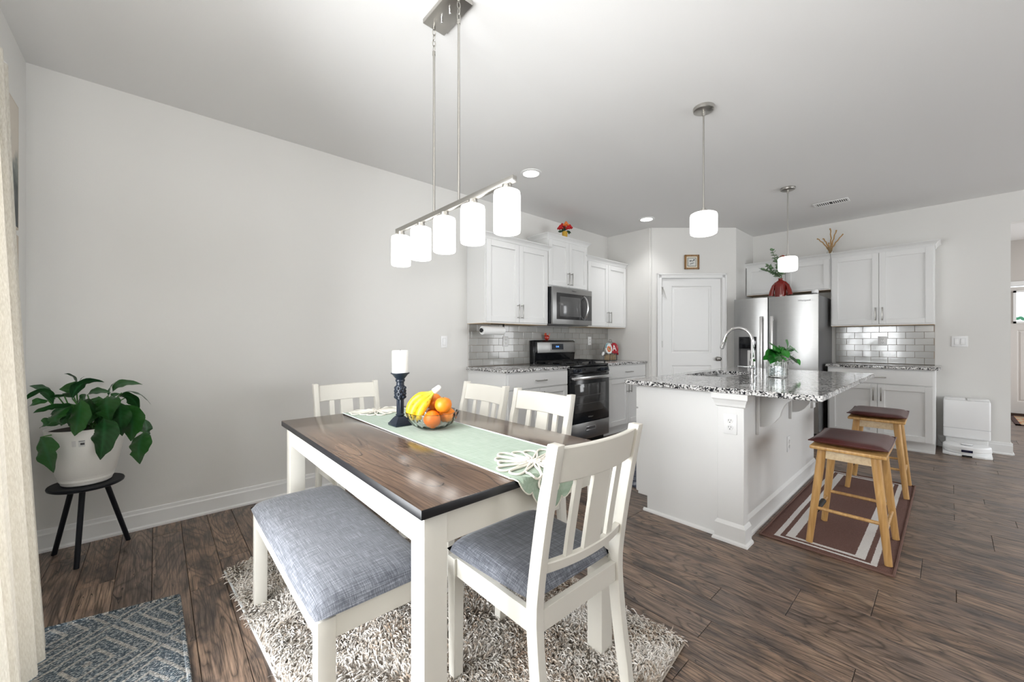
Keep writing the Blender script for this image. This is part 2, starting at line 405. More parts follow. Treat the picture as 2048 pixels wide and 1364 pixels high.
# hallway beyond the opening
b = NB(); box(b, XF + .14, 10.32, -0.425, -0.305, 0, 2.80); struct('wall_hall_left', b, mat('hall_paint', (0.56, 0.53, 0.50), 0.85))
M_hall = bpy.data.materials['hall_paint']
DX = 10.2
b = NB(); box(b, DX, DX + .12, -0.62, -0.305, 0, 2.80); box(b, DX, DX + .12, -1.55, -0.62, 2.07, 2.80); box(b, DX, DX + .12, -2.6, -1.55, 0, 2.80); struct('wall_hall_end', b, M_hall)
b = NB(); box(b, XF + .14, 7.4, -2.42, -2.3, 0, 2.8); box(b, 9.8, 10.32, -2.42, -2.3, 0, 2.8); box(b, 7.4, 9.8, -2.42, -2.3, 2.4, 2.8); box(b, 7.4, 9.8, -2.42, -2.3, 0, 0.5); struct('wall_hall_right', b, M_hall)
b = NB(); box(b, XF + .14, 10.32, -2.42, -0.305, 2.80, 2.90); struct('ceiling_hall', b, M_ceil)

# baseboards
def baseboard(name, pts, h=0.125, t=0.014, M=M_trim):
    b = NB()
    for (p, q) in pts:
        p, q = Vector((*p, 0)), Vector((*q, 0)); d = (q - p).normalized(); n = Vector((-d.y, d.x, 0)); L_ = (q - p).length
        Mx = Matrix(((d.x, n.x, 0, p.x), (d.y, n.y, 0, p.y), (0, 0, 1, 0), (0, 0, 0, 1)))
        prism(b, [(0, 0), (t + .012, 0), (t + .012, .012), (t, .020), (t, h - .030), (t - .004, h - .022), (t - .006, h - .004), (t - .009, h), (0, h)], 'x', 0, L_, Mx)
    return struct(name, b, M)
baseboard('baseboard_back', [((2.455, YB), (XL, YB))])
baseboard('baseboard_left', [((XL, YB), (XL, 2.42))])
baseboard('baseboard_pantry', [((PB.x, PB.y), (PB.x - 0.118 * .739 , PB.y + .118 * .68)), ((PA.x + .098 * .739, PA.y - .098 * .68), (PA.x, PA.y))])
baseboard('baseboard_right', [((XF, -0.439), (XF, 0.09)), ((XF + .14, -.425), (XF, -.425))])
baseboard('baseboard_hall', [((DX, -.425), (XF + .14, -.425))])
# quarter-round corner block at the end of the wall
# ------------------------------------------------------------------ floor: planks laid along Y
W_ = 0.1365
flo = NB(); box(flo, XL - .12, 10.4, YN - .2, YB + .12, -.06, -.012); flo = struct('floor', flo, mat('floor_joint', (0.014, 0.011, 0.010), 0.8))
def plank_mesh(wd, ln):
    bm = NB(); t = bmesh.new(); bmesh.ops.create_cube(t, size=1)
    for v in t.verts: v.co = Vector((v.co.x * (wd - .0020), v.co.y * (ln - .0020), v.co.z * .012))
    bmesh.ops.bevel(t, geom=[e for e in t.edges if all(v.co.z > 0 for v in e.verts)], offset=.0011, segments=1, affect='EDGES')
    merge(bm, t); me = bpy.data.meshes.new('plank'); finish(me, bm, False, mats=(M_plank,)); return me
PM = {}
rp = random.Random(3)
def plank(x0, x1, y0, y1):
    k = (round(x1 - x0, 4), round(y1 - y0, 3))
    if k not in PM: PM[k] = plank_mesh(*k)
    o = bpy.data.objects.new('plank', PM[k]); col.objects.link(o); o.parent = flo; o.location = ((x0 + x1) / 2, (y0 + y1) / 2, -.006)
    if rp.random() < .5: o.rotation_euler = (0, 0, PI)
    return o
np_ = 0; rest = NB()
x = -0.154 - 3 * W_
PL = 1.22; ri = 0
while x < 10.19:
    x0, x1 = max(x, XL), min(x + W_, 10.2)
    if x1 - x0 > .01:
        main = x0 < XF - .01
        top = YB if x0 < 5.04 else (2.75 if x0 < XF else -.43)
        if x0 > 5.04 and main: top = max(1.97, 2.757 - (x0 - 5.035) * .91)
        lo = -.62 if main else -1.25
        st = lo - PL + rp.choice([.08, .2, .33, .45, .6, .72, .85, .98, 1.1])
        if abs(x - (-.154 + 15 * W_)) < .02: st = .74 - 2 * PL
        if abs(x - (-.154 + 11 * W_)) < .02: st = .655 - 2 * PL
        y = st
        while y < top:
            y0, y1 = max(y, lo), min(y + PL, top)
            if y1 - y0 > .03: plank(x0, x1, round(y0, 3), round(y1, 3)); np_ += 1
            y += PL
        y = lo; 
        if main:
            yy = lo
            while yy > YN:
                y2 = max(yy - PL, YN); box(rest, x0 + .0006, x1 - .0006, y2 + .0006, yy - .0006, -.012, 0); yy = y2
        else: box(rest, x0 + .0006, x1 - .0006, -2.3, lo - .0006, -.012, 0)
    x += W_
print('planks', np_)
rest = obj("plank_field", rest, M_plank, flo, smooth=False); rest['kind'] = 'stuff'

# ------------------------------------------------------------------ patio door (left wall), windows
b = NB()
for (y0, y1) in ((0.80, .86), (1.53, 1.61), (2.29, 2.35)): box(b, XL - .10, XL - .03, y0, y1, .03, 2.08)
box(b, XL - .10, XL - .03, 0.80, 2.35, 2.02, 2.08); box(b, XL - .10, XL - .03, 0.80, 2.35, 0, .05)
d1 = struct('door_1', b, M_trim)
b = NB(); box(b, XL - .068, XL - .062, 0.86, 2.29, .05, 2.02); obj('glass_pane', b, M_pane, d1)
b = NB(); box(b, XL, XL + .018, 2.35, 2.41, 0, 2.14); box(b, XL, XL + .018, .74, .80, 0, 2.14); box(b, XL, XL + .018, .80, 2.35, 2.08, 2.14); struct('trim_1', b, M_trim)
b = NB()
for xx in (2.1, 3.54, 4.98, 6.42): box(b, xx, xx + .08, YN - .1, YN - .02, .45, 2.4)
box(b, 2.1, 6.5, YN - .1, YN - .02, .45, .53); box(b, 2.1, 6.5, YN - .1, YN - .02, 2.32, 2.4)
w1 = struct('window_1', b, M_trim)  # unseen window, placed to let the added rear light in
b = NB(); box(b, 2.18, 6.42, YN - .063, YN - .057, .53, 2.32); obj('glass_pane', b, M_pane, w1)

# ------------------------------------------------------------------ pantry corner: wall pieces in a frame u (along), n (out), z
def frame(P, u, n): return Matrix(((u.x, n.x, 0, P.x), (u.y, n.y, 0, P.y), (0, 0, 1, 0), (0, 0, 0, 1)))
du = (PB - PA).normalized(); LP = (PB - PA).length
dn = Vector((du.y, -du.x, 0))
if dn.x > 0: dn = -dn
FP = frame(PA, du, dn)
D0, D1 = 0.163, 0.978
b = NB()
box(b, -.01, D0 - .015, -.11, 0, 0, CZ, mtx=FP); box(b, D1 + .015, LP + .004, -.11, 0, 0, CZ, mtx=FP); box(b, D0 - .015, D1 + .015, -.11, 0, 2.062, CZ, mtx=FP)
struct('wall_pantry_door', b, M_wall)
b = NB()
box(b, D0 - .015, D0, -.11, 0.0, 0, 2.047, mtx=FP); box(b, D1, D1 + .015, -.11, 0.0, 0, 2.047, mtx=FP); box(b, D0 - .015, D1 + .015, -.11, 0, 2.047, 2.062, mtx=FP)
for (u0, u1, z0, z1) in ((D0 - .066, D0 - .006, 0, 2.115), (D1 + .006, D1 + .066, 0, 2.115), (D0 - .066, D1 + .066, 2.053, 2.115)):
    box(b, u0, u1, 0, .014, z0, z1, .003, mtx=FP)
for (u0, u1, z0, z1) in ((D0 - .066, D0 - .046, 0, 2.115), (D1 + .046, D1 + .066, 0, 2.115), (D0 - .066, D1 + .066, 2.095, 2.115)):
    box(b, u0, u1, .0, .021, z0, z1, .003, mtx=FP)
struct('trim_2', b, M_trim)
def panel_door(bm, u0, u1, z0, z1, n0, n1, panels, F, dep=.010, bw=.022):
    """slab with raised panels cut by a sloping moulding"""
    us = sorted({u0, u1} | {p[0] for p in panels} | {p[1] for p in panels}); zs = sorted({z0, z1} | {p[2] for p in panels} | {p[3] for p in panels})
    for i in range(len(us) - 1):
        for j in range(len(zs) - 1):
            a = (us[i], us[i + 1], zs[j], zs[j + 1])
            if any(abs(a[0] - p[0]) < 1e-6 and abs(a[1] - p[1]) < 1e-6 and a[2] >= p[2] - 1e-6 and a[3] <= p[3] + 1e-6 for p in panels): continue
            box(bm, a[0], a[1], n0, n1, a[2], a[3], mtx=F)
    for (a, c, d, e) in panels:
        vs = []
        for (ins, nn) in ((0, n1), (bw * .4, n1 - dep), (bw, n1 - dep), (bw * 1.7, n1 - dep * .35)):
            vs.append([bm.verts.new(F @ Vector(q)) for q in ((a + ins, nn, d + ins), (c - ins, nn, d + ins), (c - ins, nn, e - ins), (a + ins, nn, e - ins))])
        for A, B2 in zip(vs, vs[1:]):
            for k in range(4): bm.faces.new((A[k], A[(k + 1) % 4], B2[(k + 1) % 4], B2[k]))
        bm.faces.new(vs[-1])
b = NB(); panel_door(b, D0 + .003, D1 - .003, .012, 2.044, -.046, -.010, [(.30, .845, .20, .853), (.30, .845, 1.024, 1.944)], FP)
d2 = struct('door_2', b, M_trim)
b = NB(); Mn = FP
lathe(b, [(0.0, .0), (.030, .0), (.032, .004), (.014, .010), (.012, .030), (.022, .036), (.029, .048), (.028, .058), (.016, .066), (0.0005, .068)], n=24,
      mtx=FP @ Matrix.Translation((.928, -.010, .945)) @ Matrix.Rotation(R(-90), 4, 'X'))
obj('door_knob', b, M_handle, d2)
for z in (.25, 1.10, 1.83):
    b = NB(); cyl(b, FP @ Vector((D0 + .001, .002, z)), FP @ Vector((D0 + .001, .002, z + .09)), .006, n=10); obj('hinge', b, M_handle, d2)
b = NB(); tube(b, [FP @ Vector(q) for q in ((D0 + .0, .004, 1.925), (D0 + .012, .020, 1.925), (D0 - .014, .022, 1.922))], .003)
for k in range(5):
    tube(b, bez([FP @ Vector((D0 + .004, .012, 1.93)), FP @ Vector((D0 + .01 + .006 * k, .02, 1.86)), FP @ Vector((D0 + .012 + .012 * k, .012, 1.80 - .01 * k))], 6), .0011, 4)
obj('door_stop_hook', b, M_metal, d2)

# framed calligraphy over the pantry door
t = thing('picture_frame', 'small square wooden frame with black script above the white pantry door', 'picture', FP @ Vector((.569, 0, 2.27)))
b = NB(); c0, z0, hw = .569, 2.27, .099
for (a, c, d, e) in ((-hw, -hw + .022, -hw, hw), (hw - .022, hw, -hw, hw), (-hw, hw, -hw, -hw + .022), (-hw, hw, hw - .022, hw)):
    box(b, c0 + a, c0 + c, .0, .022, z0 + d, z0 + e, .003, mtx=FP)
obj('frame', b, M_frame, t)
b = NB(); box(b, c0 - .078, c0 + .078, .002, .010, z0 - .078, z0 + .078, mtx=FP); obj('mat_board', b, mat('cream_mat', (.80, .74, .62), .8), t)
b = NB(); box(b, c0 - .060, c0 + .060, .010, .012, z0 - .060, z0 + .060, mtx=FP); obj('grey_border', b, mat('grey_border', (.26, .27, .24), .8), t)
b = NB(); box(b, c0 - .051, c0 + .051, .012, .0135, z0 - .051, z0 + .051, mtx=FP); obj('print', b, mat('print_paper', (.66, .66, .63), .8), t)
b = NB()
for pts in ([(-.033, .012), (-.028, .020), (-.018, .017), (-.012, .024), (-.006, .018), (.004, .014), (.014, .016), (.022, .026), (.030, .036), (.036, .031), (.028, .025)],
            [(-.026, -.034), (-.020, -.026), (-.012, -.022), (-.002, -.024), (.006, -.018), (.016, -.013), (.024, -.012)],
            [(.020, .030), (.026, .022), (.034, .026), (.032, .034), (.024, .034)], [(-.030, .008), (-.022, .010), (-.016, .008)]):
    tube(b, [FP @ Vector((c0 + p[0], .0142, z0 + p[1])) for p in pts], .0032, 5)
obj('script', b, M_ink, t)

# ------------------------------------------------------------------ front door at the end of the hall
FD = frame(Vector((DX, -.62, 0)), Vector((0, -1, 0)), Vector((-1, 0, 0)))
b = NB()
box(b, 0, .93, -.05, .0, .04, 1.30 + .08, mtx=FD) if False else None
panel_door(b, .012, .918, .03, 2.05, -.06, -.012, [(.10, .45, .22, 1.36), (.50, .83, .22, 1.36)], FD, .012, .02)
d3 = struct('door_3', b, mat('entry_door_paint', (.62, .59, .56), .5))
b = NB(); box(b, .085, .845, -.014, -.004, 1.50, 1.96, mtx=FD)
obj('glass_pane', b, mat('bright_daylight_glass', (.80, .85, .95), .2, emit=1.1), d3)  # pane glows by emission in place of the daylight behind it
b = NB()
for (u0, u1, z0, z1) in ((.06, .09, 1.47, 1.99), (.84, .87, 1.47, 1.99), (.06, .87, 1.47, 1.50), (.06, .87, 1.96, 1.99), (.33, .35, 1.5, 1.96), (.58, .60, 1.5, 1.96)): box(b, u0, u1, -.014, .006, z0, z1, mtx=FD)
obj('glazing_bead', b, M_trim, d3)
b = NB(); 
for k in range(7): ball(b, FD @ Vector((.10 + .032 * k, -.002, 1.545 + .012 * math.sin(k * 2.1))), .030, 10, 8, (.15, 1, .8))
obj('shrub_seen_through_glass', b, mat('shrub_green', (.10, .38, .22), .8), d3)
b = NB(); box(b, -.07, 1.0, -.0, .02, 2.07, 2.14, .003, mtx=FD); box(b, -.07, 0, -.0, .02, .0, 2.07, .003, mtx=FD); box(b, .93, 1.0, 0, .02, 0, 2.07, .003, mtx=FD)
struct('trim_3', b, M_trim)
b = NB(); box(b, -.02, .95, -.10, .03, .0, .035, .004, mtx=FD); struct('trim_4', b, mat('threshold_wood', (.05, .025, .015), .5))
b = NB(); box(b, 9.05, 10.05, -1.75, -.66, .0, .010, .003)
def hallrug():
    m, N, L, P = newmat('red_patterned_rug'); tc = N.new('ShaderNodeTexCoord')
    n = N.new('ShaderNodeTexVoronoi'); n.inputs['Scale'].default_value = 14; L.new(tc.outputs['Object'], n.inputs['Vector'])
    r = ramp(N, [(0.2, (.55, .06, .03)), (.45, (.50, .22, .10)), (.7, (.52, .42, .28))]); L.new(n.outputs[0], r.inputs[0]); L.new(r.outputs[0], P.inputs['Base Color']); P.inputs['Roughness'].default_value = .9
    return m
t = thing('hall_rug', 'red and tan patterned rug inside the front door', 'rug', (9.55, -1.2, 0))
obj('rug_field', b, hallrug(), t)
b = NB(); 
for (a, c, d, e) in ((9.0, 9.06, -1.8, -.62), (10.04, 10.1, -1.8, -.62), (9.0, 10.1, -.67, -.62), (9.0, 10.1, -1.8, -1.74)): box(b, a, c, d, e, 0, .012)
obj('rug_border', b, mat('dark_rug_border', (.06, .03, .025), .9), t)
b = NB(); prism(b, [(0, 0), (.26, 0), (.27, .03), (.18, .07), (.10, .11), (.02, .12), (0, .06)], 'y', 0, .095, Matrix.Translation((9.86, -.90, .012)), .008)
tag(obj('dark_item', b, M_blackm, loc=(9.95, -.86, .012)), 'dark shoe-shaped item on the rug by the front door', 'shoe')  # unclear dark item, given a shoe-like shape

# ------------------------------------------------------------------ cabinets
FB = frame(Vector((0, YB, 0)), Vector((1, 0, 0)), Vector((0, -1, 0)))       # back wall: u = x, n = distance from wall
FR = frame(Vector((XF, 0, 0)), Vector((0, -1, 0)), Vector((-1, 0, 0)))      # fridge wall: u = -y
def shaker(parent, F, u0, u1, z0, z1, n, handle=None, name='door', flat=False, rail=.058):
    b = NB(); T = .019
    if flat: box(b, u0, u1, n, n + T, z0, z1, .002, 1, mtx=F)
    else:
        for (a, c, d, e) in ((u0, u0 + rail, z0, z1), (u1 - rail, u1, z0, z1), (u0 + rail, u1 - rail, z0, z0 + rail), (u0 + rail, u1 - rail, z1 - rail, z1)): box(b, a, c, n, n + T, d, e, .0015, 1, mtx=F)
        box(b, u0 + rail - .002, u1 - rail + .002, n, n + T - .013, z0 + rail - .002, z1 - rail + .002, mtx=F)
    d = obj(name, b, M_cab, parent)
    if handle:
        b = NB(); hu, hz, hv = handle; Lh = .128
        e0, e1 = ((hu, hz - Lh / 2), (hu, hz + Lh / 2)) if hv else ((hu - Lh / 2, hz), (hu + Lh / 2, hz))
        nn = n + T + .028
        if hv: box(b, hu - .006, hu + .006, nn, nn + .010, hz - Lh / 2 - .012, hz + Lh / 2 + .012, .003, mtx=F)
        else: box(b, hu - Lh / 2 - .012, hu + Lh / 2 + .012, nn, nn + .010, hz - .006, hz + .006, .003, mtx=F)
        for q in (e0, e1): cyl(b, F @ Vector((q[0], n + T, q[1])), F @ Vector((q[0], nn + .003, q[1])), .0045, n=10)
        obj('handle', b, M_handle, d)
    return d
def crown(parent, F, u0, u1, z, n, endl=True, endr=True, h=.055, o=.045):
    """cove crown that wraps the exposed ends with mitres"""
    prof = [(0, 0), (.006, 0), (.010, .010), (.016, .022), (.028, .036), (o - .003, .046), (o, .048), (o, h), (0, h)]
    b = NB(); secs = []
    def sec(fn): return [b.verts.new(F @ Vector(fn(p, q))) for p, q in prof]
    if endl: secs.append(sec(lambda p, q: (u0 - p, 0.001, z + q)))
    secs.append(sec(lambda p, q: (u0 - (p if endl else 0), n + p, z + q)))
    secs.append(sec(lambda p, q: (u1 + (p if endr else 0), n + p, z + q)))
    if endr: secs.append(sec(lambda p, q: (u1 + p, 0.001, z + q)))
    k = len(prof)
    for A, B2 in zip(secs, secs[1:]):
        for i in range(k): b.faces.new((A[i], A[(i + 1) % k], B2[(i + 1) % k], B2[i]))
    b.faces.new(secs[0]); b.faces.new(secs[-1])
    box(b, u0, u1, .0, n, z + h - .012, z + h - .004, mtx=F)
    return obj('crown_molding', b, M_cab, parent, smooth=False)
def upper(label, F, u0, u1, z0, z1, dep, name='wall_cabinet', el=True, er=True, group=None, doors=2, hz=None, handles=True, cro=True):
    c = F @ Vector(((u0 + u1) / 2, dep / 2, z0))
    t = thing(name, label, 'cabinet', c, group=group)
    b = NB(); box(b, u0, u1, .001, dep, z0 + .004, z1, mtx=F); obj('carcass', b, M_cab, t, smooth=False)
    b = NB(); box(b, u0 + .002, u1 - .002, .001, dep - .002, z0, z0 + .004, mtx=F); obj('underside', b, M_maple, t, smooth=False)
    hz = z0 + .135 if hz is None else hz; m = (u0 + u1) / 2
    if doors == 2:
        shaker(t, F, u0 + .012, m - .002, z0 + .018, z1 - .012, dep, (m - .030, hz, True) if handles else None)
        shaker(t, F, m + .002, u1 - .012, z0 + .018, z1 - .012, dep, (m + .030, hz, True) if handles else None)
    if cro: crown(t, F, u0, u1, z1, dep, el, er)
    return t
upper('white two-door wall cabinet with open left side above the paper towels', FB, 2.455, 3.378, 1.372, 2.235, .305)
upper('short raised white wall cabinet above the microwave', FB, 3.380, 4.122, 1.825, 2.390, .305, hz=1.94)
upper('white two-door wall cabinet between microwave and pantry corner', FB, 4.124, 5.030, 1.372, 2.235, .305, er=False)
upper('wide white wall cabinet over the right-hand granite counter', FR, -1.003, -.112, 1.372, 2.235, .305, el=False)
t = upper('low white bridge cabinet above the refrigerator', FR, -1.962, -1.006, 1.835, 2.235, .305, doors=2, er=False, el=True, handles=False)

def base(label, F, u0, u1, dep, lend, rend, drawer=True, hside=None):
    t = thing('base_cabinet', label, 'cabinet', F @ Vector(((u0 + u1) / 2, dep / 2, 0)))
    b = NB(); box(b, u0, u1, .001, dep, .105, .884, mtx=F); obj('carcass', b, M_cab, t, smooth=False)
    b = NB(); box(b, u0 + .001, u1 - .001, .001, dep - .07, 0, .105, mtx=F); box(b, u0 + .001, u1 - .001, dep - .07, dep - .058, 0, .018, mtx=F)
    obj('toe_kick', b, M_cab, t, smooth=False)
    m = (u0 + u1) / 2
    shaker(t, F, u0 + .014, u1 - .014, .718, .868, dep, (m, .79, False), 'drawer', True)
    shaker(t, F, u0 + .014, m - .002, .120, .706, dep, (m - .032, .60, True)); shaker(t, F, m + .002, u1 - .014, .120, .706, dep, (m + .032, .60, True))
    return t
base('white base cabinet with one drawer left of the gas range', FB, 2.470, 3.370, .61, 1, 0)
base('white base cabinet with one drawer between range and pantry corner', FB, 4.128, 5.028, .61, 0, 0)
base('white base cabinet with one drawer beside the robot vacuum dock', FR, -.985, -.103, .61, 0, 1)
def slab(label, F, u0, u1, n1, name='countertop'):
    b = NB(); box(b, u0, u1, .001, n1, .885, .915, .004, mtx=F); return tag(obj(name, b, M_granite, loc=F @ Vector(((u0 + u1) / 2, n1 / 2, .885))), label, 'countertop')
slab('speckled granite countertop left of the gas range', FB, 2.445, 3.374, .645)
slab('speckled granite countertop right of the gas range', FB, 4.126, 5.034, .645)
slab('speckled granite countertop beside the refrigerator', FR, -1.003, -.062, .655)

# ------------------------------------------------------------------ backsplashes: every tile a part
def tilemat(name, c, r):
    m, N, L, P = newmat(name); oi = N.new('ShaderNodeObjectInfo')
    L.new(mixc(N, L, oi.outputs['Random'], tuple(v * .92 for v in c), tuple(v * 1.07 for v in c)), P.inputs['Base Color'])
    P.inputs['Roughness'].default_value = r; P.inputs['Specular IOR Level'].default_value = .6; P.inputs['Coat Weight'].default_value = .5; P.inputs['Coat Roughness'].default_value = .05
    return m
M_tile = tilemat('grey_glazed_tile', (.36, .355, .335), .16)
M_grout = mat('tan_grout', (.33, .27, .22), .9)
def splash(label, F, u0, u1, phase, M, holes=()):
    t = thing('backsplash', label, 'backsplash', F @ Vector(((u0 + u1) / 2, 0, .915)))
    b = NB(); box(b, u0, u1, .0008, .004, .915, 1.372, mtx=F); obj('grout', b, M_grout, t, smooth=False)
    cache = {}; TW, THh = .1535, .0762
    for r in range(6):
        z0 = .916 + r * THh; u = phase + (TW / 2 if r % 2 else 0)
        while u > u0: u -= TW
        while u < u1:
            a, c = max(u, u0), min(u + TW, u1)
            if c - a > .012:
                k = round(c - a, 4)
                if k not in cache:
                    b = NB(); tb = bmesh.new(); bmesh.ops.create_cube(tb, size=1)
                    for v in tb.verts: v.co = Vector((v.co.x * (k - .0028), v.co.y * .006, v.co.z * (THh - .0028)))
                    bmesh.ops.bevel(tb, geom=tb.edges[:], offset=.0012, segments=1, affect='EDGES'); merge(b, tb)
                    me = bpy.data.meshes.new('tile'); finish(me, b, False, mats=(M,)); cache[k] = me
                o = bpy.data.objects.new('tile', cache[k]); col.objects.link(o); o.parent = t
                wp = F @ Vector(((a + c) / 2, .0062 + rp.uniform(-.0003, .0003), z0 + THh / 2 - .0005))
                o.location = wp - t.location
                o.rotation_euler = (rp.uniform(-.0035, .0035), rp.uniform(-.002, .002), math.atan2(F[1][0], F[0][0]) + rp.uniform(-.0035, .0035))
            u += TW
    return t
splash('grey subway tile backsplash around the gas range', FB, 2.47, 5.030, 2.507, M_tile)
splash('glossy grey subway tile backsplash beside the refrigerator', FR, -1.0, -.115, -.813, M_tile)

# ------------------------------------------------------------------ switches and outlets
def plate(name, label, F, u, z, wd, ht, kind, n0=0.0, cat=None, group=None):
    t = thing(name, label, cat or ('outlet' if 'outlet' in name else 'switch'), F @ Vector((u, n0, z)), group=group)
    b = NB(); box(b, u - wd / 2, u + wd / 2, n0, n0 + .006, z - ht / 2, z + ht / 2, .002, mtx=F); obj('cover_plate', b, M_white, t)
    if kind == 'rocker1' or kind == 'rocker2':
        for du_ in ((0,) if kind == 'rocker1' else (-.023, .023)):
            b = NB(); box(b, u + du_ - .017, u + du_ + .017, n0 + .005, n0 + .010, z - .034, z + .034, .002, mtx=F); obj('rocker', b, M_white, t)
            b = NB(); box(b, u + du_ - .0185, u + du_ + .0185, n0 + .004, n0 + .0065, z - .0355, z + .0355, mtx=F); obj('rocker_gap', b, mat('plate_shadow_line', (.45, .45, .45), .6) if 'plate_shadow_line' not in bpy.data.materials else bpy.data.materials['plate_shadow_line'], t)
    else:
        for dz in (-.020, .020):
            b = NB(); cyl(b, F @ Vector((u, n0 + .005, z + dz)), F @ Vector((u, n0 + .009, z + dz)), .0165, n=20); rr = obj('receptacle', b, M_offw if kind == 'duplex' else M_white, t)
            b = NB()
            for q in (-.0065, .0065): box(b, u + q - .0012, u + q + .0012, n0 + .0085, n0 + .0095, z + dz - .001, z + dz + .009, mtx=F)
            cyl(b, F @ Vector((u, n0 + .0085, z + dz - .008)), F @ Vector((u, n0 + .0095, z + dz - .008)), .0028, n=10)
            obj('slots', b, M_slot, rr)
        b = NB(); cyl(b, F @ Vector((u, n0 + .005, z)), F @ Vector((u, n0 + .0075, z)), .003, n=10); obj('screw', b, M_offw, t)
plate('light_switch', 'single white rocker switch on the long bare wall', FB, 2.170, 1.183, .074, .118, 'rocker1')
plate('outlet', 'white outlet in the tile left of the range', FB, 2.987, 1.184, .074, .118, 'duplex', .0095)
plate('outlet', 'white outlet in the tile right of the range', FB, 4.575, 1.190, .074, .118, 'duplex', .0095)
plate('outlet', 'white outlet in the glossy tile beside the refrigerator', FR, -.552, 1.190, .080, .110, 'duplex', .0095)
plate('light_switch', 'double white rocker switch on the wall above the robot dock', FR, .073, 1.185, .120, .118, 'rocker2')

# ------------------------------------------------------------------ refrigerator
t = thing('refrigerator', 'stainless side-by-side refrigerator with water dispenser', 'refrigerator', (6.15, 1.485, 0))
b = NB(); box(b, 5.80, 6.58, 1.035, 1.935, .02, 1.735, .004); obj('body', b, M_darkgrey, t)
b = NB()
for (xx, yy) in ((5.85, 1.10), (5.85, 1.87), (6.5, 1.10), (6.5, 1.87)): cyl(b, (xx, yy, 0), (xx, yy, .03), .02, n=12)
obj('levelling_feet', b, M_blackm, t)
b = NB(); box(b, 5.79, 5.80, 1.05, 1.92, .03, .09); obj('toe_grille', b, M_blackm, t)
def fdoor(y0, y1, hole=None):
    """stainless door with softly bowed front face; y0>y1"""
    b = NB(); n = 14; zs = [.10, 1.742]; X = lambda s: 5.760 - .022 * (1 - (2 * s - 1) ** 2) - .0
    ys = [y0 + (y1 - y0) * i / n for i in range(n + 1)]
    zlv = [.10, 1.742] if not hole else [.10, hole[2], hole[3], 1.742]
    if hole: ys = sorted(set(ys + [hole[0], hole[1]]), reverse=True); ys = [y for i, y in enumerate(ys) if not any(abs(y - h) < .012 and y not in hole[:2] for h in hole[:2])]
    s = lambda y: (y - y0) / (y1 - y0)
    V = {}
    for i, y in enumerate(ys):
        for j, z in enumerate(zlv): V[i, j] = b.verts.new((X(s(y)), y, z))
    for i in range(len(ys) - 1):
        for j in range(len(zlv) - 1):
            if hole and j == 1 and hole[1] - 1e-6 <= min(ys[i], ys[i + 1]) and max(ys[i], ys[i + 1]) <= hole[0] + 1e-6: continue
            b.faces.new((V[i, j], V[i + 1, j], V[i + 1, j + 1], V[i, j + 1]))
    for (ya) in (y0, y1):
        q = [b.verts.new(p) for p in ((5.760, ya, .10), (5.800, ya, .10), (5.800, ya, 1.742), (5.760, ya, 1.742))]; b.faces.new(q)
    for z in (.10, 1.742):
        q = [b.verts.new((X(s(y)), y, z)) for y in ys] + [b.verts.new((5.80, y1, z)), b.verts.new((5.80, y0, z))]; b.faces.new(q)
    return b
HL = (1.875, 1.665, .79, 1.245)
dL = obj('freezer_door', fdoor(1.938, 1.548, HL), M_steel, t); dR = obj('fresh_food_door', fdoor(1.536, 1.032), M_steel, t)
for d_, yy in ((dL, 1.600), (dR, 1.485)):
    b = NB(); box(b, 5.668, 5.688, yy - .016, yy + .016, .42, 1.50, .006)
    for z in (.45, 1.46): box(b, 5.685, 5.745, yy - .012, yy + .012, z - .02, z + .02, .004)
    obj('handle', b, mat('satin_steel', (.70, .70, .70), .22, 1.0) if 'satin_steel' not in bpy.data.materials else bpy.data.materials['satin_steel'], d_)
# dispenser niche
b = NB(); y0, y1, z0, z1 = HL[1], HL[0], HL[2], HL[3]
box(b, 5.795, 5.80, y0, y1, z0, z1); box(b, 5.735, 5.80, y0, y0 + .004, z0, z1); box(b, 5.735, 5.80, y1 - .004, y1, z0, z1); box(b, 5.735, 5.80, y0, y1, z0, z0 + .004); box(b, 5.735, 5.80, y0, y1, z1 - .004, z1)
obj('dispenser_recess', b, M_darkgrey, dL)
b = NB(); box(b, 5.734, 5.790, y0 + .006, y1 - .006, 1.09, z1 - .004, .004); obj('dispenser_panel', b, M_black, dL)
b = NB(); box(b, 5.760, 5.79, y0 + .02, y0 + .115, .835, 1.07, .008); obj('dispenser_paddle', b, M_offw, dL)
b = NB(); box(b, 5.755, 5.762, y0 + .045, y0 + .080, .875, 1.03, .003); obj('paddle_insert', b, M_darkgrey, dL)
b = NB(); box(b, 5.725, 5.795, y0 + .004, y1 - .004, z0 + .004, z0 + .02, .003); obj('drip_tray', b, M_steel, dL)
tb = textmesh('Whirlpool', .030); M_ = Matrix.Translation((5.7395, 1.165, 1.675)) @ Matrix(((0, 0, -1, 0), (-1, 0, 0, 0), (0, 1, 0, 0), (0, 0, 0, 1)))
bmesh.ops.transform(tb, matrix=M_, verts=tb.verts); obj('emblem', tb, M_darkgrey, dR, smooth=False)
b = NB(); box(b, 5.78, 5.86, 1.05, 1.11, 1.735, 1.760, .006); obj('hinge_cover', b, M_darkgrey, t)
b = NB(); lathe(b, [(.0005, .0), (.030, .0), (.034, .006), (.034, .030), (.030, .042), (.020, .048), (.0005, .050)], (5.86, 1.080, 1.761)); tag(obj('round_jar', b, M_white, loc=(5.86, 1.08, 1.761)), 'small round white jar on the front right of the refrigerator', 'jar')

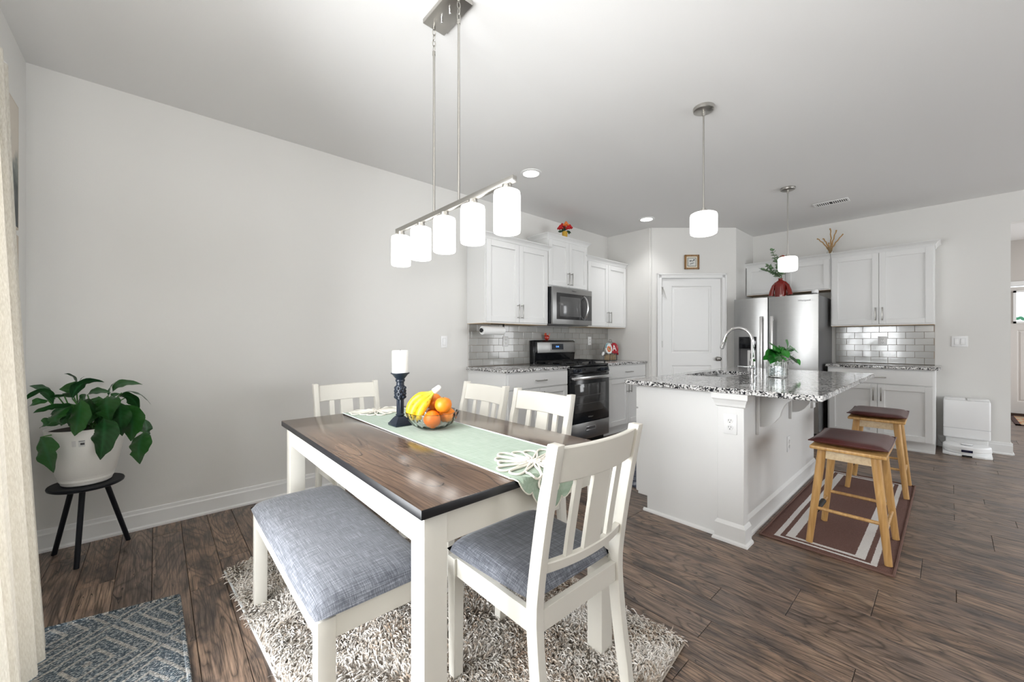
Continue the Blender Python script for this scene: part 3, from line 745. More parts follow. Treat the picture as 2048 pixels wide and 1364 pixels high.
# ------------------------------------------------------------------ gas range
t = thing('gas_range', 'black and stainless gas range with oven below', 'range', (3.75, 3.1, 0))
b = NB(); box(b, 3.378, 4.122, 2.835, 3.425, .06, .895, .003); box(b, 3.39, 4.11, 2.87, 3.40, .0, .06); obj('body', b, M_black, t)
b = NB(); box(b, 3.3765, 4.1235, 2.815, 3.36, .893, .918, .006); obj('cooktop', b, M_black, t)
b = NB(); prism(b, [(3.425, .90), (3.425, 1.195), (3.36, 1.200), (3.335, 1.185), (3.325, 1.05), (3.335, 1.00), (3.345, .918), (3.33, .90)], 'x', 3.376, 4.124, None, .004); bg = obj('backguard', b, M_black, t)
b = NB(); prism(b, [(3.345, 1.190), (3.318, 1.175), (3.310, 1.045), (3.330, 1.040)], 'x', 3.40, 4.10, None, .003); obj('backguard_panel', b, M_steel, bg)
b = NB(); prism(b, [(3.325, 1.162), (3.309, 1.160), (3.304, 1.075), (3.32, 1.072)], 'x', 3.63, 3.87, None, .002); obj('display_bezel', b, M_steel, bg)
b = NB(); prism(b, [(3.325, 1.154), (3.307, 1.153), (3.302, 1.083), (3.32, 1.080)], 'x', 3.64, 3.86); obj('display', b, mat('display_glass', (.03, .035, .045), .15), bg)
tb = textmesh('12:45', .028); bmesh.ops.transform(tb, matrix=Matrix.Translation((3.745, 3.3030, 1.118)) @ Matrix.Rotation(R(90), 4, 'X') @ Matrix.Rotation(R(-3), 4, 'X'), verts=tb.verts)
obj('clock_digits', tb, mat('blue_led', (.12, .35, .9), .5, emit=1.2), bg, smooth=False)
for gx in (3.47, 3.75, 4.03):       # grates
    b = NB(); x0, x1 = gx - .118, gx + .118
    for xx in (x0, x1): tube(b, [(xx, 2.87, .930), (xx, 2.88, .948), (xx, 3.29, .948), (xx, 3.30, .930)], .006, 6)
    for yy in (2.88, 3.08, 3.29): tube(b, [(x0, yy, .948), (x1, yy, .948)], .006, 6)
    tube(b, [(gx, 2.88, .950), (gx, 3.29, .950)], .006, 6)
    for xx in (x0, x1):
        for yy in (2.88, 3.29): cyl(b, (xx, yy, .918), (xx, yy, .948), .007, n=8)
    obj('grate', b, M_blackm, t)
for (bx, by) in ((3.47, 2.98), (3.47, 3.19), (3.75, 3.08), (4.03, 2.98), (4.03, 3.19)):
    b = NB(); cyl(b, (bx, by, .918), (bx, by, .930), .045, .040, 20); cyl(b, (bx, by, .930), (bx, by, .938), .030, n=20); obj('burner', b, M_blackm, t)
b = NB(); prism(b, [(2.845, .815), (2.800, .818), (2.790, .830), (2.808, .885), (2.835, .897)], 'x', 3.376, 4.124, None, .004); cpn = obj('control_panel', b, M_black, t)
for kx in (3.455, 3.535, 3.965, 4.045):
    b = NB(); d_ = Vector((0, -1, .25)).normalized(); c_ = Vector((kx, 2.796, .853))
    cyl(b, c_, c_ + d_ * .022, .020, .017, 18); box(b, kx - .004, kx + .004, 2.756, 2.778, .842, .874, .002); obj('knob', b, mat('knob_black', (.03, .035, .045), .2) if 'knob_black' not in bpy.data.materials else bpy.data.materials['knob_black'], cpn)
b = NB(); box(b, 3.65, 3.86, 2.793, 2.80, .835, .872, .002); obj('vent_strip', b, M_blackm, cpn)
b = NB(); box(b, 3.380, 4.120, 2.795, 2.835, .262, .808, .004); od = obj('oven_door', b, M_black, t)
b = NB(); box(b, 3.462, 4.045, 2.7935, 2.797, .375, .700, .002); obj('oven_window', b, mat('oven_glass', (.055, .055, .055), .06, spec=.7), od)
b = NB()
for z in (.47, .56): 
    for k in range(1): box(b, 3.49, 4.02, 2.7925, 2.7938, z, z + .004)
obj('oven_rack', b, mat('rack_glint', (.22, .22, .22), .4, 1.0), od)
b = NB(); box(b, 3.392, 4.108, 2.735, 2.757, .755, .792, .008)
for xx in (3.405, 4.095): box(b, xx - .012, xx + .012, 2.75, 2.797, .760, .787, .004)
obj('oven_handle', b, bpy.data.materials['satin_steel'], od)
tb = textmesh('Whirlpool', .022); bmesh.ops.transform(tb, matrix=Matrix.Translation((3.75, 2.7945, .315)) @ Matrix.Rotation(R(90), 4, 'X'), verts=tb.verts); obj('emblem', tb, M_metal, od, smooth=False)
b = NB(); box(b, 3.380, 4.120, 2.797, 2.835, .062, .255, .004); dw = obj('storage_drawer', b, M_steel, t)
b = NB()
for (a, c, d, e) in ((3.655, 3.845, .198, .206), (3.655, 3.845, .160, .168), (3.655, 3.663, .16, .206), (3.837, 3.845, .16, .206)): box(b, a, c, 2.790, 2.798, d, e, .002)
obj('drawer_pull', b, bpy.data.materials['satin_steel'], dw)
b = NB(); box(b, 3.663, 3.837, 2.794, 2.798, .168, .198); obj('pull_recess', b, M_darkgrey, dw)

# ------------------------------------------------------------------ microwave
t = thing('microwave', 'stainless over-range microwave with curved handle', 'microwave', (3.75, 3.24, 1.39))
b = NB(); box(b, 3.382, 4.120, 3.085, 3.438, 1.395, 1.822, .003); obj('body', b, M_black, t)
b = NB(); box(b, 3.385, 4.118, 3.050, 3.086, 1.385, 1.822, .005); md = obj('door', b, M_steel, t)
b = NB(); box(b, 3.445, 4.110, 3.0475, 3.052, 1.445, 1.755, .004); obj('door_glass', b, mat('smoked_glass', (.035, .035, .036), .05, spec=.8), md)
b = NB(); box(b, 3.50, 3.885, 3.0462, 3.049, 1.480, 1.715, .003); obj('viewing_window', b, mat('window_mesh', (.10, .10, .10), .12, spec=.8), md)
b = NB(); tube(b, bez([(3.955, 3.05, 1.735), (3.955, 2.985, 1.70), (3.955, 2.975, 1.60), (3.955, 2.985, 1.50), (3.955, 3.05, 1.460)], 16), .013, 10); obj('handle', b, bpy.data.materials['satin_steel'], md)
b = NB(); box(b, 3.40, 4.10, 3.09, 3.42, 1.378, 1.396, .004); obj('vent_hood', b, M_darkgrey, t)
tb = textmesh('Whirlpool', .020); bmesh.ops.transform(tb, matrix=Matrix.Translation((3.76, 3.0492, 1.79)) @ Matrix.Rotation(R(90), 4, 'X'), verts=tb.verts); obj('emblem', tb, M_darkgrey, md, smooth=False)

# ------------------------------------------------------------------ island
IX0, IX1, IY0, IY1 = 2.565, 4.475, .835, 1.495
t = thing('kitchen_island', 'white kitchen island with corbels and corner pilaster', 'island', (3.5, 1.15, 0))
b = NB(); prism(b, [(IY0, 0), (IY1 - .07, 0), (IY1 - .07, .105), (IY1, .105), (IY1, .884), (IY0, .884)], 'x', IX0, IX0 + .018); obj('end_panel', b, M_cab, t)
b = NB(); prism(b, [(IY0, 0), (IY1 - .07, 0), (IY1 - .07, .105), (IY1, .105), (IY1, .884), (IY0, .884)], 'x', IX1 - .018, IX1); obj('end_panel', b, M_cab, t)
b = NB(); box(b, IX0 + .018, IX1 - .018, IY0, IY0 + .018, 0, .884); obj('back_panel', b, M_cab, t)
b = NB(); box(b, IX0 + .018, IX1 - .018, IY1 - .02, IY1, .105, .884); box(b, IX0 + .018, IX1 - .018, IY1 - .09, IY1 - .07, 0, .105); obj('face_frame', b, M_cab, t)
FI = frame(Vector((0, IY0, 0)), Vector((1, 0, 0)), Vector((0, 1, 0)))
for k, (a, c) in enumerate(((IX0 + .005, 3.03), (3.034, 3.50), (3.504, 3.97), (3.974, IX1 - .005))):
    shaker(t, FI, a, c, .12, .706 if k in (0, 3) else .868, IY1 - IY0, ((c - .03) if k % 2 == 0 else (a + .03), .60, True))
    if k in (0, 3): shaker(t, FI, a, c, .718, .868, IY1 - IY0, ((a + c) / 2, .79, False), 'drawer', True)
# pilaster at the near corner
b = NB(); box(b, 2.532, 2.60, .800, .945, 0, .884, .002, 1); pl = obj('pilaster', b, M_cab, t)
b = NB()
def flare(prof, x0, y0, y1, x1):
    rings = []
    for (o, z) in prof: rings.append([b.verts.new(p) for p in ((x1, y0 - o, z), (x0 - o, y0 - o, z), (x0 - o, y1 + o, z), (x1, y1 + o, z))])
    for A, B2 in zip(rings, rings[1:]):
        for k in range(3): b.faces.new((A[k], A[k + 1], B2[k + 1], B2[k]))
flare([(0, .800), (.010, .806), (.012, .820), (.020, .842), (.026, .850), (.028, .884)], 2.532, .800, .945, 2.62); obj('pilaster_cap', b, M_cab, pl, smooth=False)
b = NB(); flare([(.026, 0), (.024, .012), (.014, .020), (.013, .100), (.006, .112), (0, .120)], 2.532, .800, .945, 2.62); obj('pilaster_base', b, M_cab, pl, smooth=False)
b = NB()
prism(b, [(IY0, 0), (IY0 - .026, 0), (IY0 - .024, .012), (IY0 - .014, .020), (IY0 - .013, .100), (IY0 - .006, .112), (IY0, .120)], 'x', 2.60, IX1 + .014)
obj('baseboard', b, M_cab, t, smooth=False)
b = NB(); prism(b, [(IX0, 0), (IX0 - .016, 0), (IX0 - .014, .010), (IX0 - .004, .018), (IX0, .019)], 'y', .945, IY1 - .045); obj('shoe_molding', b, M_cab, t, smooth=False)
for cxx in (2.905, 3.68, 4.40):
    b = NB(); box(b, cxx - .045, cxx + .045, IY0 - .018, IY0, .590, .884, .002, 1)
    pr_ = [(IY0 - .016, .884), (IY0 - .27, .884), (IY0 - .27, .862)]
    pr_ += [(q.x, q.y) for q in bez([(IY0 - .255, .850, 0), (IY0 - .20, .845, 0), (IY0 - .15, .83, 0), (IY0 - .135, .765, 0), (IY0 - .125, .72, 0)], 8)]
    pr_ += [(q.x, q.y) for q in bez([(IY0 - .110, .700, 0), (IY0 - .09, .665, 0), (IY0 - .055, .640, 0), (IY0 - .016, .640, 0)], 5)]
    prism(b, pr_, 'x', cxx - .020, cxx + .020); obj('corbel', b, M_cab, t)
FE = frame(Vector((2.532, 0, 0)), Vector((0, -1, 0)), Vector((-1, 0, 0)))
FK = frame(Vector((0, IY0, 0)), Vector((1, 0, 0)), Vector((0, -1, 0)))
plate('outlet', 'white outlet on the near corner pilaster of the island', FE, -.873, .700, .074, .118, 'duplex', 0.0)
plate('outlet', 'white outlet low on the shaded back of the island behind the stool', FK, 3.62, .40, .074, .118, 'duplex', 0.0)
# countertop with sink cut-out
CX0, CX1, CY0, CY1 = 2.497, 4.545, .430, 1.562
SX0, SX1, SY0, SY1 = 3.215, 3.905, 1.150, 1.462
b = NB()
def ring(x0, x1, y0, y1, z): return [b.verts.new(p) for p in ((x0, y0, z), (x1, y0, z), (x1, y1, z), (x0, y1, z))]
e = .004
o0 = ring(CX0 + e, CX1 - e, CY0 + e, CY1 - e, .884); o1 = ring(CX0, CX1, CY0, CY1, .884 + e); o2 = ring(CX0, CX1, CY0, CY1, .915 - e); o3 = ring(CX0 + e, CX1 - e, CY0 + e, CY1 - e, .915)
i0 = ring(SX0, SX1, SY0, SY1, .884); i1 = ring(SX0, SX1, SY0, SY1, .915)
for A, B2 in ((o0, o1), (o1, o2), (o2, o3), (o3, i1), (i1, i0), (i0, o0)):
    for k in range(4): b.faces.new((A[k], A[(k + 1) % 4], B2[(k + 1) % 4], B2[k]))
tag(obj('island_countertop', b, M_granite, loc=(3.5, 1.0, .884), smooth=False), 'large speckled granite slab on top of the island', 'countertop')
t = thing('sink', 'stainless undermount sink set in the island top', 'sink', (3.56, 1.30, .70))
b = NB(); x0, x1, y0, y1 = SX0 - .012, SX1 + .012, SY0 - .012, SY1 + .012
rs = [ring(x0, x1, y0, y1, .8835), ring(x0 + .004, x1 - .004, y0 + .004, y1 - .004, .882), ring(x0 + .02, x1 - .02, y0 + .02, y1 - .02, .70), ring(x0 + .06, x1 - .06, y0 + .06, y1 - .06, .685)]
for A, B2 in zip(rs, rs[1:]):
    for k in range(4): b.faces.new((A[k], A[(k + 1) % 4], B2[(k + 1) % 4], B2[k]))
b.faces.new(rs[-1]); obj('basin', b, M_steel, t)
b = NB(); cyl(b, (3.56, 1.30, .6855), (3.56, 1.30, .690), .045, n=24); obj('drain', b, M_chrome, t)
t = thing('faucet', 'tall chrome gooseneck faucet behind the island sink', 'faucet', (3.535, 1.055, .915))
fx, fy = 3.535, 1.055
b = NB(); cyl(b, (fx, fy, .9155), (fx, fy, .922), .030, n=24); cyl(b, (fx, fy, .922), (fx, fy, 1.03), .021, n=24); cyl(b, (fx, fy, 1.03), (fx, fy, 1.05), .021, .014, 24); obj('base', b, M_chrome, t)
b = NB(); arc = [(fx, fy, 1.04), (fx, fy, 1.17)] + [(fx, fy + .105 * (1 - math.cos(a)), 1.185 + .112 * math.sin(a)) for a in [PI * k / 14 for k in range(0, 13)]]
tube(b, arc, .0125, 12); obj('spout', b, M_chrome, t)
p_ = Vector(arc[-1]); d_ = Vector((0, .30, -1)).normalized()
b = NB(); cyl(b, p_, p_ + d_ * .05, .0135, .018, 16); cyl(b, p_ + d_ * .05, p_ + d_ * .105, .019, .017, 16); cyl(b, p_ + d_ * .105, p_ + d_ * .112, .015, .013, 16); obj('spray_head', b, M_chrome, t)
b = NB(); cyl(b, (fx, fy, .985), (fx - .034, fy + .0, .985), .015, .013, 14); cyl(b, (fx - .032, fy, .985), (fx - .115, fy + .075, .992), .0055, .0045, 10); ball(b, (fx - .034, fy, .985), .016, 14, 10); obj('lever_handle', b, M_chrome, t)

# ------------------------------------------------------------------ leaves
def leaf(name, parent, base, tip, width, sag=0.0, up=Vector((0, 0, 1)), twist=0.0, m=None, nl=14, cup=.18, mid=None, wavy=.0, stem_from=None, stem_r=.0022, side=None, peak=.42):
    """one leaf: midrib is a bent curve from base to tip; pinnate veins in an attribute; the petiole is its sub-part"""
    base, tip = Vector(base), Vector(tip)
    ctl = Vector(mid) if mid is not None else base.lerp(tip, .45) + Vector((0, 0, sag))
    pts = bez([base, ctl, tip], nl); b = NB(); vl = b.verts.layers.float.new('vein')
    rows = []; nw = 4
    for i, p in enumerate(pts):
        s = i / nl; tn = (pts[min(i + 1, nl)] - pts[max(i - 1, 0)]).normalized()
        sd = Vector(side).normalized() if side is not None else tn.cross(up)
        if sd.length < .15: sd = tn.cross(Vector((0.7, -.7, .0)))
        sd = (sd - tn * sd.dot(tn)).normalized()
        if twist: sd = Matrix.Rotation(twist, 3, tn) @ sd
        nrm = sd.cross(tn).normalized()
        if nrm.z < 0: nrm = -nrm
        ww = width * .5 * (math.sin(PI * min(1, (s / peak) * .5)) if s < peak else math.cos(PI / 2 * ((s - peak) / (1 - peak)) ** 1.25)) 
        ww = max(ww, width * .012) 
        row = []
        for j in range(-nw, nw + 1):
            q = j / nw
            v = b.verts.new(p + sd * (ww * q) + nrm * (cup * ww * (abs(q) ** 1.3) + wavy * ww * math.sin(s * 19 + q * 2) * abs(q)))
            v[vl] = (0.9 if j == 0 else (.28 if (i + abs(j)) % 2 == 0 else 0.0))
            row.append(v)
        rows.append(row)
    for A, B2 in zip(rows, rows[1:]):
        for k in range(2 * nw): b.faces.new((A[k], A[k + 1], B2[k + 1], B2[k]))
    o = obj(name, b, m, parent, ang=80)
    if stem_from is not None:
        s0 = Vector(stem_from); b = NB(); tube(b, bez([s0, s0.lerp(base, .5) + Vector((0, 0, .05 * (base - s0).length + .01)), base], 6), stem_r, 5)
        obj('petiole', b, M_stem, o)
    return o

# ------------------------------------------------------------------ pothos in a glass vase on the island
VX, VY = 3.53, .885
t = thing('glass_vase', 'square clear glass vase of pebbles and water on the island', 'vase', (VX, VY, .915))
def sqring(b, s, z, r=.012):
    v = []
    for cx_, cy_, a0 in ((s - r, s - r, 0), (-s + r, s - r, 90), (-s + r, -s + r, 180), (s - r, -s + r, 270)):
        for k in range(4): a = R(a0 + 30 * k); v.append(b.verts.new((VX + cx_ + r * math.cos(a), VY + cy_ + r * math.sin(a), z)))
    return v
b = NB(); RR = [sqring(b, .056, .9157), sqring(b, .060, .920), sqring(b, .062, 1.035), sqring(b, .058, 1.035), sqring(b, .055, .927)]
for A, B2 in zip(RR, RR[1:]):
    for k in range(16): b.faces.new((A[k], A[(k + 1) % 16], B2[(k + 1) % 16], B2[k]))
b.faces.new(RR[0]); b.faces.new(RR[-1]); obj('glass_body', b, M_glass, t)
b = NB(); rq = random.Random(5)
for k in range(110):
    ball(b, (VX + rq.uniform(-.044, .044), VY + rq.uniform(-.044, .044), .934 + rq.uniform(0, .055)), rq.uniform(.006, .010), 8, 6, (1, .9, .7))
pb = obj('pebbles', b, mat('glass_pebbles', (.72, .80, .86), .1, var=.3, vscale=60, coat=.6), t); pb['kind'] = 'stuff'
t = thing('pothos_plant', 'bright green leafy plant growing from the glass vase on the island', 'plant', (VX, VY, 1.00))
rq = random.Random(11)
# (tip pixel, base pixel, depth offset along view, width)
PL_ = [((1538, 684), (1562, 703), 0.0, .075), ((1575, 679), (1574, 700), .02, .06), ((1597, 706), (1580, 693), -.02, .062), ((1594, 727), (1576, 708), .0, .062), ((1600, 731), (1594, 718), .03, .035),
       ((1530, 712), (1552, 700), .02, .055), ((1526, 720), (1548, 712), -.03, .055), ((1540, 728), (1556, 708), .05, .075), ((1556, 724), (1560, 700), -.04, .08), ((1566, 694), (1556, 704), .03, .07),
       ((1540, 698), (1555, 708), .06, .07), ((1577, 716), (1564, 700), .05, .07), ((1590, 696), (1570, 704), -.05, .065), ((1548, 690), (1560, 710), -.06, .07), ((1536, 706), (1556, 716), 0, .06),
       ((1562, 712), (1568, 694), -.07, .07), ((1572, 722), (1560, 712), .02, .06), ((1550, 718), (1545, 702), .07, .065)]
for i, (tp, bp_, dz, wd) in enumerate(PL_):
    yb = VY + .02; tip = at_y(tp[0], tp[1], VY - dz * 1.2); bs = at_y(bp_[0], bp_[1], VY + rq.uniform(-.02, .03))
    leaf('leaf', t, bs, tip, wd, sag=.018, m=M_pothos, up=Vector((-.62 + rq.uniform(-.35, .35), -.62 + rq.uniform(-.35, .35), .75)), stem_from=(VX + rq.uniform(-.02, .02), VY + rq.uniform(-.02, .02), 1.0), cup=-.12, peak=.36)
b = NB(); q = [at_y(x_, y_, VY + .02) for x_, y_ in ((1583, 703), (1574, 714), (1586, 727), (1597, 719))]
tube(b, [q[0], q[1], q[2], q[3]], .0014, 5); tube(b, [q[0].lerp(q[3], .1), q[1].lerp(q[2], .1)], .001, 4)
for s_ in (.33, .66): tube(b, [q[1].lerp(q[2], s_), q[0].lerp(q[3], s_)], .001, 4)
tube(b, [q[0], (VX, VY, .98)], .0012, 5)
tag(obj('wire_trellis', b, M_blackm, loc=(VX, VY, .98)), 'small dark wire trellis leaning out of the island plant', 'trellis')

# ------------------------------------------------------------------ bar stools
def stool(name, label):
    t = thing(name, label, 'stool', (0, 0, 0), group='saddle stools at the island')
    HT = .575
    b = NB(); box(b, -.235, .235, -.165, .165, HT - .020, HT, .006); obj('seat_board', b, M_oak, t)
    b = NB(); nx, ny = 20, 12; hx, hy = .232, .172
    for sgn in (1, -1):
        g = {}
        for i in range(nx + 1):
            for j in range(ny + 1):
                u, v = -1 + 2 * i / nx, -1 + 2 * j / ny
                x_, y_ = hx * u * (1 - .03 * v * v), hy * v * (1 - .03 * u * u)
                h = (1 - abs(u) ** 6) ** .5 * (1 - abs(v) ** 6) ** .5
                z_ = HT + .020 + sgn * .020 * h + .008 * abs(u) ** 2.5
                if sgn > 0: z_ += .004 * h
                g[i, j] = b.verts.new((x_, y_, z_))
        for i in range(nx):
            for j in range(ny): b.faces.new((g[i, j], g[i + 1, j], g[i + 1, j + 1], g[i, j + 1]))
    bmesh.ops.remove_doubles(b, verts=b.verts, dist=.0004); cu = obj('leather_cushion', b, M_leather, t, ang=60)
    b = NB(); pts = [(hx * sx * .985, hy * sy * .985, HT + .024 + .008) for sx, sy in ((1, 1), (1, -1), (-1, -1), (-1, 1))]
    rim = []
    for k in range(4):
        A, B2 = Vector(pts[k]), Vector(pts[(k + 1) % 4])
        for s_ in range(8): q = A.lerp(B2, s_ / 8); q.z = HT + .020 + .008 * (abs(q.x) / hx) ** 2.5; rim.append(q)
    tube(b, rim, .0035, 6, closed=True); obj('piping', b, M_leather, cu)
    for sy in (1, -1):
        b = NB(); tube(b, bez([(.225, sy * .12 - .0, HT + .015), (.250, sy * .12, HT + .0), (.248, sy * .125, HT - .03), (.236, sy * .13, HT - .05)], 6), .005, 6); obj('tie_string', b, M_leather, cu)
    for sx in (-1, 1):
        for sy in (-1, 1):
            b = NB(); top = Vector((sx * .165, sy * .115, HT - .02)); bot = Vector((sx * .208, sy * .170, 0.0))
            cyl(b, bot, top, .0165, .0225, 16); obj('leg', b, M_oak, t)
    def lp(sx, sy, z): k = z / (HT - .02); return Vector((sx * (.208 - .043 * k), sy * (.170 - .055 * k), z))
    b = NB(); 
    for sx in (-1, 1): box(b, sx * .165 - .010, sx * .165 + .010, -.105, .105, HT - .078, HT - .018, .002)
    for sy in (-1, 1): box(b, -.155, .155, sy * .115 - .010, sy * .115 + .010, HT - .078, HT - .018, .002)
    obj('apron', b, M_pale, t)
    for sx in (-1, 1): b = NB(); cyl(b, lp(sx, -1, .205), lp(sx, 1, .205), .0095, n=12); obj('stretcher', b, M_oak, t)
    for sy in (-1, 1):
        b = NB(); cyl(b, lp(-1, sy, .165), lp(1, sy, .165), .0095, n=12); s_ = obj('stretcher', b, M_oak, t)
        if sy > 0: b = NB(); m0, m1 = lp(-1, sy, .165), lp(1, sy, .165); cyl(b, m0.lerp(m1, .22), m0.lerp(m1, .72), .0150, n=14); obj('rubber_footrest', b, M_blackm, s_)
    b = NB(); 
    for sy in (-1, 1):
        cyl(b, lp(1, sy, .165), lp(1, sy, .165) + Vector((.022, 0, 0)), .006, n=10)
    obj('dowel_cap', b, M_pale, t)
    return t
s1 = stool('bar_stool', 'nearer wooden saddle stool with burgundy leather seat by the island'); s1.location = (3.065, .385, .012)
dup(s1, (4.365, .39, .012), R(1), 'farther wooden saddle stool with burgundy leather seat by the island')

# ------------------------------------------------------------------ brown rug under the stools
def rugmat(name, fn):
    m, N, L, P = newmat(name); tc = N.new('ShaderNodeTexCoord'); sx = N.new('ShaderNodeSeparateXYZ'); L.new(tc.outputs['Object'], sx.inputs[0])
    fn(m, N, L, P, tc, sx); return m
RX0, RX1, RY0, RY1 = 2.762, 4.60, .190, .785
def brown(m, N, L, P, tc, sx):
    nz = N.new('ShaderNodeTexNoise'); nz.inputs['Scale'].default_value = 160; L.new(tc.outputs['Object'], nz.inputs['Vector'])
    jit = math_(N, L, 'MULTIPLY', math_(N, L, 'SUBTRACT', nz.outputs[0], .5), .010)
    hx, hy = (RX1 - RX0) / 2, (RY1 - RY0) / 2
    dx = math_(N, L, 'ADD', math_(N, L, 'SUBTRACT', hx, math_(N, L, 'ABSOLUTE', sx.outputs[0])), jit)
    dy = math_(N, L, 'ADD', math_(N, L, 'SUBTRACT', hy, math_(N, L, 'ABSOLUTE', sx.outputs[1])), jit)
    def band(d, a, c): return math_(N, L, 'MULTIPLY', math_(N, L, 'GREATER_THAN', d, a), math_(N, L, 'LESS_THAN', d, c))
    def inside(a, c): return math_(N, L, 'MULTIPLY', math_(N, L, 'GREATER_THAN', dx, a), math_(N, L, 'GREATER_THAN', dy, c))
    def frame_(ax, cx_, ay, cy_): return math_(N, L, 'MULTIPLY', inside(ax, ay), math_(N, L, 'SUBTRACT', 1, inside(cx_, cy_)))
    f = math_(N, L, 'MAXIMUM', frame_(.038, .056, .066, .092), frame_(.078, .104, .116, .160))
    n2 = N.new('ShaderNodeTexNoise'); n2.inputs['Scale'].default_value = 420; L.new(tc.outputs['Object'], n2.inputs['Vector'])
    br = ramp(N, [(.35, (.085, .036, .028)), (.65, (.215, .112, .090))]); L.new(n2.outputs[0], br.inputs[0])
    wh = ramp(N, [(.35, (.66, .63, .60)), (.65, (.86, .84, .82))]); L.new(n2.outputs[0], wh.inputs[0])
    L.new(mixc(N, L, f, br.outputs[0], wh.outputs[0]), P.inputs['Base Color']); P.inputs['Roughness'].default_value = .95
    bp = N.new('ShaderNodeBump'); bp.inputs['Strength'].default_value = .8; bp.inputs['Distance'].default_value = .004; L.new(n2.outputs[0], bp.inputs['Height']); L.new(bp.outputs[0], P.inputs['Normal'])
t = thing('stool_rug', 'brown striped rug under the two bar stools', 'rug', ((RX0 + RX1) / 2, (RY0 + RY1) / 2, 0))
b = NB(); nx, ny = 70, 24; G = {}
rq = random.Random(4)
for i in range(nx + 1):
    for j in range(ny + 1):
        u, v = i / nx, j / ny; x_, y_ = RX0 + (RX1 - RX0) * u, RY0 + (RY1 - RY0) * v
        z_ = .010 + .0015 * math.sin(u * 17 + v * 3)
        if v > .9: z_ += .006 * max(0, math.sin(u * 75)) * (v - .9) * 10
        if u < .04: x_ += .006 * math.sin(v * 14)
        if j in (0, ny) or i in (0, nx): z_ = .0015 
        G[i, j] = b.verts.new((x_, y_, z_))
for i in range(nx):
    for j in range(ny): b.faces.new((G[i, j], G[i + 1, j], G[i + 1, j + 1], G[i, j + 1]))
obj('woven_field', b, rugmat('brown_striped_weave', brown), t)
b = NB()
for (p, q) in (((RX0, RY0), (RX1, RY0)), ((RX1, RY0), (RX1, RY1)), ((RX0, RY1), (RX0, RY0)), ((RX0, RY1), (RX1, RY1))):
    tube(b, [Vector((p[0], p[1], .006)).lerp(Vector((q[0], q[1], .006)), k / 20) + Vector((0, 0, .0015 * math.sin(k * 2.2))) for k in range(21)], .006, 6)
obj('bound_edge', b, mat('brown_binding', (.17, .095, .075), .9), t)

# kitchen mats seen past the island
def mottled(m, N, L, P, tc, sx):
    n = N.new('ShaderNodeTexNoise'); n.inputs['Scale'].default_value = 26; n.inputs['Detail'].default_value = 6; L.new(tc.outputs['Object'], n.inputs['Vector'])
    r = ramp(N, [(.38, (.030, .035, .055)), (.55, (.12, .13, .17)), (.72, (.42, .43, .46))]); L.new(n.outputs[0], r.inputs[0]); L.new(r.outputs[0], P.inputs['Base Color']); P.inputs['Roughness'].default_value = .8
M_mat = rugmat('blue_marble_mat', mottled)
b = NB(); box(b, 2.885, 3.70, 1.58, 2.02, 0.0005, .012, .005, mtx=None); tag(obj('kitchen_mat', b, M_mat, loc=(3.3, 1.8, 0)), 'blue grey marbled mat on the floor beside the island', 'mat')
b = NB(); box(b, 3.60, 4.35, 2.22, 2.66, .0005, .012, .005); tag(obj('kitchen_mat', b, M_mat, loc=(3.9, 2.45, 0)), 'blue grey marbled mat on the floor in front of the range', 'mat')

# ------------------------------------------------------------------ dining table
t = thing('dining_table', 'dining table with dark wood top and cream legs', 'table', (.893, 1.553, 0))
TX0, TX1, TY0, TY1, TZ = .469, 1.317, .844, 2.263, .79
b = NB(); box(b, TX0, TX1, TY0, TY1, TZ - .026, TZ, .003, 2)
me_o = obj('tabletop', b, (M_top, M_topedge), t)
for p in me_o.data.polygons:
    if p.normal.z < .5: p.material_index = 1
for (x0, y0) in ((.489, .866), (.489, 2.174), (1.230, .866), (1.230, 2.174)):
    b = NB(); box(b, x0, x0 + .068, y0, y0 + .068, .0, TZ - .026, .003, 2); obj('leg', b, M_chairw, t)
for (a, c, d, e) in ((.496, .514, .934, 2.174), (1.272, 1.290, .934, 2.174), (.557, 1.230, .873, .891), (.557, 1.230, 2.217, 2.235)):
    b = NB(); box(b, a, c, d, e, .672, TZ - .026, .001, 1); obj('apron', b, M_chairw, t)

# ------------------------------------------------------------------ table runner with cord flowers
U0, U1 = .765, 1.098
def drape(x_, y_, h=.0):
    """cloth coordinate -> point on the cloth: flat on the table, hanging over both ends"""
    if y_ < TY0 - .004: return Vector((x_, TY0 - .006 - h - .004, TZ + .003 - (TY0 - .004 - y_)))
    if y_ > TY1 + .004: return Vector((x_, TY1 + .006 + h + .004, TZ + .003 - (y_ - TY1 - .004)))
    return Vector((x_, y_, TZ + .0022 + h))
t = thing('table_runner', 'sage green runner with looped cream cord flowers on the dining table', 'runner', ((U0 + U1) / 2, 1.55, TZ))
b = NB(); nx, ny = 44, 90; G = {}
def yend(u): 
    s = abs(2 * u - 1); return .125 * (1 - s ** 1.7) - .010 + .022 * abs(math.sin(u * PI * 5)) ** .6
for i in range(nx + 1):
    u = i / nx; ya = TY0 + .010 - yend(u); yb_ = TY1 - .010 + yend(u)
    for j in range(ny + 1):
        v = j / ny; G[i, j] = b.verts.new(drape(U0 + (U1 - U0) * u, ya + (yb_ - ya) * v, .0006 + .0007 * math.sin(v * 23 + u * 5) ** 2))
for i in range(nx):
    for j in range(ny): b.faces.new((G[i, j], G[i + 1, j], G[i + 1, j + 1], G[i, j + 1]))
obj('cloth', b, M_runner, t)
for uu, nm in ((U0 + .002, 0), (U1 - .002, 1)):
    b = NB(); tube(b, [drape(uu, TY0 + .02 + (TY1 - TY0 - .04) * k / 40, .0015) for k in range(41)], .0022, 5); obj('side_binding', b, M_stitch, t)
